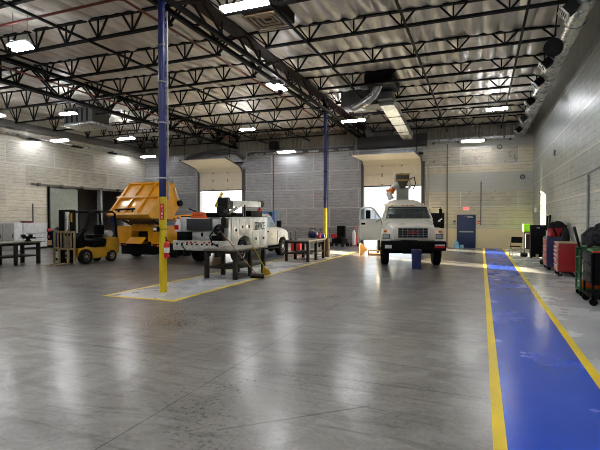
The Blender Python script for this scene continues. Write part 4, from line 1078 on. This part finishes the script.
# ------------------------------------------------------------------ forklift, forks towards the viewer
K = thing('forklift', 'yellow and black forklift parked left of the yellow truck', 'forklift', (-14.5, 13.12, 0), R(-2))
for sx in (-1, 1):
    wheel(K, sx * .44, 0, .29, .2, sx, M('dull rim', (150, 140, 116), .5, .4)); wheel(K, sx * .4, 1.3, .24, .18, sx, M('dull rim', (150, 140, 116)))
m = MB(); m.prism([(-.3, .3), (-.3, .62), (.25, .66), (.3, .6), (1.0, .58), (1.1, .66), (1.66, .66), (1.68, .36), (1.6, .24), (.35, .18)], 'x', -.42, .42, .03).build('chassis', YELD, K)
m = MB(); m.prism([(1.05, .4), (1.0, .7), (1.1, .98), (1.6, .98), (1.7, .9), (1.7, .36), (1.5, .3)], 'x', -.47, .47, .05).build('counterweight', YELD, K)
m = MB(); m.prism([(.42, .6), (.42, .9), (.55, .96), (1.0, .96), (1.05, .9), (1.05, .72), (1.0, .66)], 'x', -.45, .45, .04).build('hood', BLACK, K)
m = MB(); m.prism([(-.3, .62), (-.3, .98), (-.1, 1.2), (.02, 1.18), (.06, .62)], 'x', -.4, .4, .03).build('cowl', BLACK, K)
m = MB(); m.box(-.24, .24, .6, 1.05, .98, 1.1, .03).box(-.24, .24, 1.0, 1.12, 1.1, 1.5, .04).build('seat', BLACK, K)
MB().torus((0, .3, 1.25), (0, -.6, .8), .16, .015).build('steering_wheel', BLACK, K)
MB().cyl((0, .3, 1.24), (0, .05, 1.05), .025, n=8).build('steering_column', BLACK, K)
m = MB()
for sx in (-1, 1):
    m.tube([(sx * .42, -.2, .9), (sx * .42, .1, 1.5), (sx * .42, .25, 1.98), (sx * .42, .4, 2.02), (sx * .42, 1.35, 2.02), (sx * .42, 1.5, 1.95), (sx * .42, 1.6, .95)], .045, 8)
for k in range(7): m.bar((-.42,   .35 + .16 * k, 2.02), (.42, .35 + .16 * k, 2.02), .03, .05)
m.build('overhead_guard', BLACKSTEEL, K)
m = MB()
for sx in (-1, 1): m.box(sx * .32 - .05, sx * .32 + .05, -.48, -.34, .06, 2.08, .006).box(sx * .22 - .035, sx * .22 + .035, -.46, -.36, .1, 2.0)
m.box(-.36, .36, -.46, -.36, 2.0, 2.08).box(-.36, .36, -.46, -.36, 1.1, 1.18).box(-.36, .36, -.46, -.36, .3, .38)
m.build('mast', BLACKSTEEL, K)
m = MB(); m.cyl((-.1, -.4, .15), (-.1, -.4, 1.9), .035).cyl((.1, -.4, .15), (.1, -.4, 1.9), .035).build('lift_cylinder', STEEL, K)
m = MB(); m.box(.28, .36, -.5, -.485, 1.62, 1.95).build('mast_decal', YELD, K)
CR = M('worn load guard', (150, 132, 90), .5, .3, .3, 8)
m = MB(); m.box(-.52, .52, -.58, -.5, 1.22, 1.28).box(-.52, .52, -.58, -.5, .58, .64)
for k in range(7): m.box(-.52 + .173 * k - (.02), -.52 + .173 * k + .02, -.56, -.52, .6, 1.25)
for sx in (-1, 1): m.box(sx * .53 - .025, sx * .53 + .025, -.58, -.52, .05, 1.26)
m.build('load_backrest', CR, K)
m = MB(); m.box(-.5, .5, -.52, -.46, .5, .6).box(-.5, .5, -.52, -.46, .15, .25).build('carriage', BLACKSTEEL, K)
for sx in (-1, 1):
    MB().prism([(-.56, .62), (-.56, .03), (-1.3, .03), (-1.3, .04), (-.6, .08), (-.6, .62)], 'x', sx * .24 - .055, sx * .24 + .055, .006).build('fork', CR, K)
m = MB(); m.cyl((-.35, 1.32, 1.12), (.35, 1.32, 1.12), .14, n=20).build('gas_bottle', M('pale gas bottle', (205, 205, 200), .4, .3), K)
m = MB(); m.box(.28, .36, 1.4, 1.52, 1.55, 1.85, .02).build('rear_light', NAVY, K)
m = MB(); m.box(-.3, -.2, .05, .12, 1.5, 1.65, .02).build('front_light', LAMP, K)

# ------------------------------------------------------------------ left wall cabinets
WCAB = M('white cabinet', (214, 216, 218), .4)
t = thing('white_cabinet', 'wide white cabinet with drawers against the left wall', 'cabinet', (-24.0, 18.62, 0))
MB().box(-.45, .3, -.72, .72, .12, 1.5, .01).build('carcass', WCAB, t)
MB().box(.3, .32, -.7, .7, .98, 1.48, .004).build('upper_door', WCAB, t)
for k in range(3):
    dr = MB().box(.3, .32, -.7, .7, .2 + .25 * k, .42 + .25 * k, .004).build('drawer', WCAB, t)
    MB().box(.32, .335, -.6, .6, .4 + .25 * k, .418 + .25 * k).build('handle', DARKINT, dr)
MB().box(-.4, .26, -.68, .68, 0, .12).build('plinth', DARKINT, t)
t = thing('white_locker', 'narrow white tall locker beside the wide white cabinet', 'locker', (-24.0, 17.55, 0))
MB().box(-.45, .3, -.24, .24, .0, 1.52, .01).build('carcass', WCAB, t)
MB().box(.3, .315, -.22, .22, .05, 1.48, .004).build('door', WCAB, t)
MB().box(.315, .33, .12, .15, .7, .9).build('handle', DARKINT, t)
GCAB = M('grey cabinet', (138, 138, 136), .45, .2)
for i, y in enumerate((16.98, 16.33)):
    t = thing('grey_locker', ('grey tall locker next to the narrow white locker', 'grey tall locker at the left edge')[i], 'locker', (-24.0, y, 0), 0, 'grey lockers')
    MB().box(-.45, .3, -.32, .32, 0, 1.48, .01).build('carcass', GCAB, t)
    MB().box(.3, .315, -.3, .3, .05, 1.45, .004).build('door', GCAB, t)
    MB().box(.315, .33, .2, .23, .7, .9).build('handle', DARKINT, t)
t = thing('toolbox', 'small dark red case lying on top of the wide white cabinet', 'case', (-24.0, 18.3, 1.5))
MB().box(-.2, .2, -.25, .25, 0, .1, .015).build('case', M('dark red case', (110, 24, 26), .5), t)
MB().bar((.21, -.08, .05), (.21, .08, .05), .02).build('handle', BLACK, t)
t = thing('rolling_cart', 'black cart with red boxes between the white cabinet and sliding door', 'cart', (-24.1, 19.66, 0))
m = MB()
for z in (.12, .55, .95): m.box(-.25, .25, -.28, .28, z, z + .03)
for sx in (-.25, .25):
    for sy in (-.28, .28): m.box(sx - .015, sx + .015, sy - .015, sy + .015, .08, 1.1)
m.build('frame', BLACK, t)
for sx in (-.2, .2):
    for sy in (-.22, .22): MB().cyl((sx, sy - .02, .045), (sx, sy + .02, .045), .045, n=12).build('caster', BLACK, t)
for i, (z, y, mm, w) in enumerate(((.58, -.1, RED, 'lower'), (.98, .05, REDP, 'upper'))):
    tag(MB().box(-24.27, -23.92, 19.66 + y - .12, 19.66 + y + .12, z + .005, z + .17, .01).build('parts_box', mm), w + ' red box on the black cart by the left wall', 'box')
tag(MB().box(-24.25, -23.92, 19.5, 19.84, .155, .45, .01).build('cardboard_box', M('cardboard', (176, 140, 100), .8)), 'brown cardboard box on the bottom shelf of the black cart', 'box')
t = thing('tool_cabinet', 'navy blue tool cabinet standing before the sliding door', 'cabinet', (-24.0, 20.42, 0))
MB().box(-.3, .3, -.42, .42, .1, 1.02, .01).build('carcass', NAVY, t)
for k in range(4):
    dr = MB().box(.3, .315, -.4, .4, .14 + .22 * k, .34 + .22 * k, .004).build('drawer', NAVY, t)
    MB().box(.315, .33, -.3, .3, .31 + .22 * k, .325 + .22 * k).build('handle', DARKINT, dr)
for sx in (-.22, .22):
    for sy in (-.35, .35): MB().cyl((sx, sy - .02, .05), (sx, sy + .02, .05), .05, n=12).build('caster', BLACK, t)
tag(MB().blob((-24.0, 20.42, 1.14), .2, 1, 1.4, .5, .15).build('cloth_heap', CLOTH), 'dark cloth heap on the navy tool cabinet', 'cloth')
t = thing('steel_post', 'short grey pipe rising on the left wall above the white cabinet', 'pipe', (-24.47, 19.05, .02))
MB().cyl((0, 0, 1.5), (0, 0, 2.6), .035, n=10).build('pipe', DUCTGREY, t)

# ------------------------------------------------------------------ machines by the back wall
t = thing('engine_hoist', 'black seat-like machine with red panel near the back wall', 'machine', (-8.2, 27.3, 0), R(-20))
m = MB(); m.box(-.4, .4, -.3, .3, .18, .5, .03).box(-.3, .3, .1, .25, .5, 1.3, .05).box(-.3, .3, -.25, .2, .5, .62, .05).build('body', BLACK, t)
m = MB(); m.box(-.42, .0, -.36, -.28, .55, .8, .03).build('red_panel', REDP, t)
for sx in (-1, 1):
    for sy in (-1, 1): MB().cyl((sx * .38, sy * .25, .13), (sx * .46, sy * .25, .13), .13, n=18).build('wheel', RUBBER, t)
t = thing('pressure_washer', 'dark wheeled washer with red pump by the far column', 'washer', (-8.85, 26.3, 0), R(15))
m = MB(); m.tube([(-.3, -.3, .15), (.3, -.3, .15), (.3, .3, .2), (.3, .42, 1.1), (-.3, .42, 1.1), (-.3, .3, .2), (-.3, -.3, .15)], .025).build('frame', BLACK, t)
m = MB(); m.box(-.24, .24, -.25, .25, .2, .55, .04).cyl((-.2, 0, .6), (.2, 0, .6), .13).build('engine', DARKINT, t)
MB().blob((0, -.1, .78), .15, 1.2, 1, .7).build('pump', REDP, t)
for sx in (-1, 1): MB().cyl((sx * .3, .2, .16), (sx * .38, .2, .16), .16, n=18).build('wheel', RUBBER, t)
t = thing('hose_reel_cart', 'red and white wheeled cart right of the black machine', 'cart', (-7.35, 27.35, 0), R(-10))
m = MB(); m.bar((-.1, .1, .1), (-.1, .35, 1.25), .04).bar((.16, .1, .1), (.16, .35, 1.25), .04).bar((-.1, .35, 1.22), (.16, .35, 1.22), .04).box(-.14, .2, -.1, .12, .08, .12)
m.build('frame', REDP, t)
MB().lathe((.03, .06, .12), (0, 0, 1), [(.1, 0), (.11, .03), (.11, .75), (.06, .86), (.03, .92)]).build('gas_bottle', PLASTICW, t)
for sx in (-1, 1): MB().cyl((.03 + sx * .2, .14, .1), (.03 + sx * .25, .14, .1), .1, n=16).build('wheel', RUBBER, t)
tag(MB().box(-9.5, -8.95, 22.5, 22.9, 0, .5, .03).build('red_toolbox', REDP), 'red toolbox on the floor behind the far workbench', 'toolbox')

# ------------------------------------------------------------------ right wall
t = thing('folding_chair', 'black folding chair with steel legs at the end of the walkway', 'chair', (1.52, 23.4, 0), R(-14))
m = MB(); m.box(-.23, .23, -.22, .2, .43, .47, .012).build('seat', BLACK, t)
m = MB(); m.box(-.245, .245, .2, .235, .6, .89, .015).build('backrest', BLACK, t)
for sx in (-1, 1):
    MB().tube([(sx * .24, -.24, 0), (sx * .24, -.05, .4), (sx * .24, .2, .82), (sx * .21, .22, .87)], .014, 8).build('leg', DUCTGREY, t)
    MB().tube([(sx * .2, .3, 0), (sx * .2, .12, .3), (sx * .2, -.15, .45)], .013, 8).build('leg', DUCTGREY, t)
m = MB(); m.cyl((-.24, -.18, .12), (.24, -.18, .12), .01, n=8).build('stretcher', DUCTGREY, t)
t = thing('tall_cabinet', 'black tall cabinet at the back end of the right wall', 'cabinet', (2.32, 22.6, 0))
MB().box(-.28, .3, -.3, .3, .06, 1.46, .012).build('carcass', BLACK, t)
m = MB(); m.box(-.25, .27, -.312, -.3, .1, .95, .006).build('lower_door', BLACK, t)
m = MB(); m.box(-.25, .27, -.312, -.3, 1.0, 1.42, .006).build('upper_door', DARKINT, t)
MB().cyl((0, -.31, 1.08), (0, -.335, 1.08), .1, n=24).build('dial', DARKINT, t)
MB().box(-.06, .06, -.32, -.31, 1.32, 1.36).build('badge', PLASTICW, t)
m = MB()
for sx in (-1, 1):
    for sy in (-1, 1): m.box(.01 + sx * .25 - .03, .01 + sx * .25 + .03, sy * .26 - .03, sy * .26 + .03, 0, .06)
m.build('foot', BLACK, t)
t = thing('equipment_stand', 'black frame stand behind the tall cabinet carrying the green box', 'stand', (2.12, 24.3, 0))
m = MB()
for sx in (-.18, .18):
    for sy in (-.2, .2): m.box(sx - .015, sx + .015, sy - .015, sy + .015, 0, 1.1)
m.box(-.22, .22, -.24, .24, 1.08, 1.12).box(-.2, .2, -.22, .22, .3, .33).build('frame', BLACK, t)
MB().box(-.14, .16, -.18, .18, .33, 1.0, .02).build('motor_case', DARKINT, t)
t = thing('green_box', 'lime green box on the black stand in the corner', 'box', (2.1, 24.3, 1.122))
MB().box(-.22, .22, -.22, .22, 0, .36, .02).build('shell', GREEN, t)
MB().box(-.225, -.218, -.18, .18, .04, .3).build('label', PLASTICW, t)
tag(MB().lathe((2.25, 21.9, 0.003), (0, 0, 1), [(.05, 0), (.055, .01), (.055, .2), (.0, .2)]).build('paper_roll', TAN), 'tan paper roll on the floor before the tall cabinet', 'roll')
t = thing('motor', 'small dark motor on the floor beside the folding chair', 'motor', (1.83, 23.05, .003), R(20))
MB().cyl((-.12, 0, .1), (.12, 0, .1), .1, n=18).build('motor_body', DARKINT, t)
MB().box(-.1, .1, -.09, .09, 0, .03).build('base', BLACK, t)
MB().cyl((.12, 0, .1), (.17, 0, .1), .03).build('shaft', STEEL, t)
for i, (y, h, tl) in enumerate(((21.75, 1.85, .1), (21.1, 1.9, .03))):
    t = thing('leaning_plank', ('slanted black plank leaning on the right wall beside the tall cabinet', 'upright black plank leaning on the right wall')[i], 'plank', (2.5, y, 0))
    MB().bar((-.02, -.1 if i == 0 else 0, .02), (.13, .12 if i == 0 else 0, h), .05, .16, (0, 1, 0)).build('plank', BLACK, t)
    MB().bar((-.05, -.1 if i == 0 else 0, .0), (-.03, -.1 if i == 0 else 0, .06), .06, .17, (0, 1, 0)).build('end_cap', RUBBER, t)
tag(MB().box(2.55, 2.62, 21.3, 21.6, .003, 1.25, .005).build('white_board', PLASTICW), 'white board standing against the right wall between the planks', 'board')
t = thing('hand_truck', 'silver hand truck leaning by the navy cart', 'hand truck', (2.2, 18.95, 0), R(-70))
m = MB()
for sx in (-1, 1): m.tube([(sx * .18, -.05, .16), (sx * .18, .14, .7), (sx * .16, .26, 1.05)], .018)
for z, y in ((.3, .0), (.55, .09), (.8, .17)): m.bar((-.18, y, z), (.18, y, z), .025)
m.bar((-.16, .26, 1.05), (.16, .26, 1.05), .03).build('frame', STEEL, t)
MB().box(-.2, .2, -.28, -.04, .02, .04).build('toe_plate', STEEL, t)
for sx in (-1, 1): MB().cyl((sx * .2, .06, .12), (sx * .26, .06, .12), .12, n=18).build('wheel', RUBBER, t)
t = thing('navy_cart', 'navy blue tool cart behind the red tool chest', 'cart', (2.38, 17.9, 0))
MB().box(-.3, .3, -.5, .5, .12, 1.12, .012).build('carcass', NAVY, t)
for k in range(4):
    dr = MB().box(-.315, -.3, -.46, .46, .16 + .23 * k, .36 + .23 * k, .004).build('drawer', RED, t)
    MB().box(-.335, -.315, -.38, .38, .33 + .23 * k, .35 + .23 * k).build('handle', STEEL, dr)
for sx in (-.22, .22):
    for sy in (-.4, .4): MB().cyl((sx, sy - .02, .06), (sx, sy + .02, .06), .06, n=14).build('caster', BLACK, t)
t = thing('tool_bag', 'black and red tool bag on the navy cart', 'bag', (2.4, 17.72, 1.12), R(8))
MB().loft([rplan(-.22, .22, -.2, .2, 0, .06), rplan(-.24, .24, -.21, .21, .2, .08), rplan(-.2, .2, -.16, .16, .32, .08)]).build('bag_body', M('bag red', (150, 20, 26), .8), t)
m = MB(); heap(m, (0, 0, .38), .2, 1.3, 1.0, .75, 3); heap(m, (-.13, -.05, .36), .13, 1, 1, .9, 5); heap(m, (.15, .04, .36), .14, 1, 1, .8, 8); m.build('flap', CLOTH, t)
m = MB(); m.bar((-.16, -.205, .3), (-.05, -.225, .02), .05, .02, (0, 1, 0)).bar((.16, -.205, .3), (.05, -.225, .02), .05, .02, (0, 1, 0)).build('strap', BLACK, t)
t = thing('red_tool_chest', 'red rolling tool chest in front of the navy cart', 'tool chest', (2.42, 15.98, 0))
MB().box(-.25, .25, -.4, .4, .14, 1.0, .012).build('carcass', RED, t)
MB().box(-.27, .27, -.42, .42, 1.0, 1.03, .006).build('top_tray', M('tray tan', (180, 160, 120), .6), t)
zz = .18
for k, hh in enumerate((.2, .16, .12, .12, .1)):
    dr = MB().box(-.265, -.25, -.37, .37, zz, zz + hh - .02, .004).build('drawer', RED, t)
    MB().box(-.29, -.265, -.34, .34, zz + hh - .06, zz + hh - .025, .004).build('handle', STEEL, dr); zz += hh + .01
for sx in (-.19, .19):
    for sy in (-.33, .33): MB().cyl((sx, sy - .02, .06), (sx, sy + .02, .06), .06, n=14).build('caster', BLACK, t)
m = MB()
for sx in (-.19, .19):
    for sy in (-.33, .33): m.box(sx - .02, sx + .02, sy - .03, sy + .03, .06, .14)
m.build('caster_fork', STEEL, t)
t = thing('gas_cylinder', 'dark tall gas cylinder behind the red tool chest', 'gas cylinder', (2.53, 16.75, 0))
MB().lathe((0, 0, 0), (0, 0, 1), [(.11, 0), (.12, .02), (.12, 1.2), (.08, 1.38), (.035, 1.45)]).build('cylinder', DARKINT, t)
MB().cyl((0, 0, 1.45), (0, 0, 1.54), .03, n=10).build('valve', BLACK, t)
t = thing('green_cart', 'green framed parts cart between the red chest and black cart', 'cart', (2.36, 12.0, 0))
m = MB()
for sx in (-.28, .28):
    for sy in (-.25, .25): m.box(sx - .02, sx + .02, sy - .02, sy + .02, .12, 1.1)
for z in (.14, .5, .85, 1.08): m.box(-.3, .3, -.27, .27, z, z + .03)
m.build('frame', M('dark green frame', (20, 84, 36), .5, spec=.3), t)
for sx in (-.24, .24):
    for sy in (-.2, .2): MB().cyl((sx, sy - .02, .06), (sx, sy + .02, .06), .06, n=14).build('caster', BLACK, t)
MB().bar((-.3, -.22, 1.08), (-.36, .1, 1.55), .04, .05).build('push_handle', BLACK, t)
for i, (z, y, mm, nm, lab) in enumerate(((.175, 0, ORANGE, 'orange box', 'bottom'), (.535, -.13, PLASTICW, 'white bin', 'middle'), (.535, .13, RED, 'red bin', 'middle'), (.885, 0, STEEL, 'steel tray', 'upper'))):
    tag(MB().box(2.12, 2.55, 12.0 + y - .11, 12.0 + y + .11, z, z + .18, .015).build('parts_bin', mm), '%s on the %s shelf of the green cart' % (nm, lab), 'bin', 'bins on the green cart')
t = thing('black_cart', 'black rolling service cart with jackets on top at the right edge', 'cart', (2.34, 10.95, 0))
MB().box(-.28, .3, -.42, .42, .42, 1.06, .012).build('carcass', BLACK, t)
m = MB()
for sx in (-.26, .28):
    for sy in (-.4, .4): m.box(sx - .02, sx + .02, sy - .02, sy + .02, .12, 1.06)
m.box(-.28, .3, -.42, .42, .14, .2).build('frame', BLACKSTEEL, t)
for k in range(3):
    dr = MB().box(-.295, -.28, -.38, .38, .46 + .2 * k, .64 + .2 * k, .004).build('drawer', DARKINT, t)
    MB().box(-.31, -.295, -.3, .3, .6 + .2 * k, .62 + .2 * k).build('handle', DARKINT, dr)
for sx in (-.24, .24):
    for sy in (-.36, .36): MB().cyl((sx, sy - .025, .075), (sx, sy + .025, .075), .075, n=16).build('caster', BLACK, t)
def jacket(loc, s, mm, label, name='jacket'):
    m = MB()
    for k, (x, y, z, r, a, b, c) in enumerate(((-.02, -.05, .16, .26, 1.05, 1.2, .62), (.06, .14, .24, .22, 1.0, 1.1, .7), (-.08, -.2, .1, .2, 1.1, 1.0, .6), (.05, -.02, .33, .17, 1.1, 1.2, .6), (-.1, .22, .12, .19, 1.0, 1.1, .7))):
        heap(m, (x * s, y * s, z * s), r * s, a, b, c, k * 2 + 1)
    m.tube([(-.2 * s, -.2 * s, .2 * s), (-.3 * s, -.32 * s, .1 * s), (-.28 * s, -.4 * s, -.0)], [.07 * s, .06 * s, .05 * s], 10)
    m.tube([(-.15 * s, .1 * s, .28 * s), (-.3 * s, .02 * s, .16 * s), (-.31 * s, -.06 * s, .02)], [.07 * s, .065 * s, .05 * s], 10)
    o = m.build(name, mm); o.location = loc; return tag(o, label, 'jacket' if name == 'jacket' else 'cloth')
jacket((2.34, 11.02, 1.2), 1.1, CLOTH, 'dark crumpled jackets heaped on the black cart')
tag(MB().box(2.1, 2.55, 10.7, 11.25, 1.062, 1.12, .02).build('folded_cloth', CARTGREEN), 'green folded cloth under the jackets on the black cart', 'cloth')
tag(MB().box(2.08, 2.4, 10.56, 10.66, 1.062, 1.1, .012).build('folded_cloth', REDP), 'red folded cloth on the front edge of the black cart', 'cloth')
t = thing('water_jug', 'pale blue water jug on the floor by the blue door', 'jug', (-1.33, 28.3, 0))
MB().lathe((0, 0, 0), (0, 0, 1), [(.12, 0), (.14, .02), (.14, .2), (.12, .23), (.14, .26), (.13, .32), (.05, .38), (.04, .44)]).build('bottle', WATER, t)
MB().cyl((0, 0, .44), (0, 0, .48), .045, n=12).build('cap', LIFTBLUE, t)
tag(MB().lathe((-1.05, 28.35, 0), (0, 0, 1), [(.1, 0), (.11, .01), (.12, .18), (.12, .2), (.1, .2), (.095, .02), (.0, .02)]).build('small_bucket', WATER), 'small pale bucket beside the water jug', 'bucket')

# ------------------------------------------------------------------ daylight, camera
w = bpy.data.worlds.new('sky'); sc.world = w; w.use_nodes = True
bg = w.node_tree.nodes['Background']
sky = w.node_tree.nodes.new('ShaderNodeTexSky'); sky.sky_type = 'NISHITA'
sky.sun_elevation = R(9); sky.sun_rotation = R(-56); sky.sun_disc = False; sky.air_density = 1.0; sky.dust_density = 2.0
mix = w.node_tree.nodes.new('ShaderNodeMix'); mix.data_type = 'RGBA'; mix.inputs[0].default_value = .98
w.node_tree.links.new(sky.outputs[0], mix.inputs[6]); mix.inputs[7].default_value = (.85, .93, 1, 1)
w.node_tree.links.new(mix.outputs[2], bg.inputs['Color']); bg.inputs['Strength'].default_value = 1.5
su = bpy.data.lights.new('sun', 'SUN'); su.energy = 70; su.angle = R(.6); su.color = (1, .86, .6)
so = bpy.data.objects.new('sun', su); COL.objects.link(so)
el = R(5.2); dv = Vector((.857 * math.cos(el), -.514 * math.cos(el), -math.sin(el)))
so.rotation_euler = dv.to_track_quat('-Z', 'Y').to_euler()

cam = bpy.data.cameras.new('camera'); co = bpy.data.objects.new('camera', cam); COL.objects.link(co)
cam.sensor_width = 36; cam.lens = 36 * 455 / 600; cam.clip_end = 400; cam.clip_start = .05
co.location = (0, 0, 1.75); pitch = 1.2
co.rotation_euler = (R(90 - pitch), 0, R(21.7)); cam.shift_y = 3.0 / 600
sc.camera = co

vs_ = sc.view_settings
sc.display_settings.display_device = 'sRGB'
vs_.view_transform = 'Standard'; vs_.look = 'None'; vs_.gamma = 1; vs_.exposure = 0.55; vs_.use_curve_mapping = False
sc.cycles.use_denoising = True; sc.cycles.filter_width = 1.0
sc.cycles.max_bounces = 8; sc.cycles.diffuse_bounces = 4; sc.cycles.glossy_bounces = 4
sc.cycles.sample_clamp_indirect = 6; sc.cycles.blur_glossy = .5
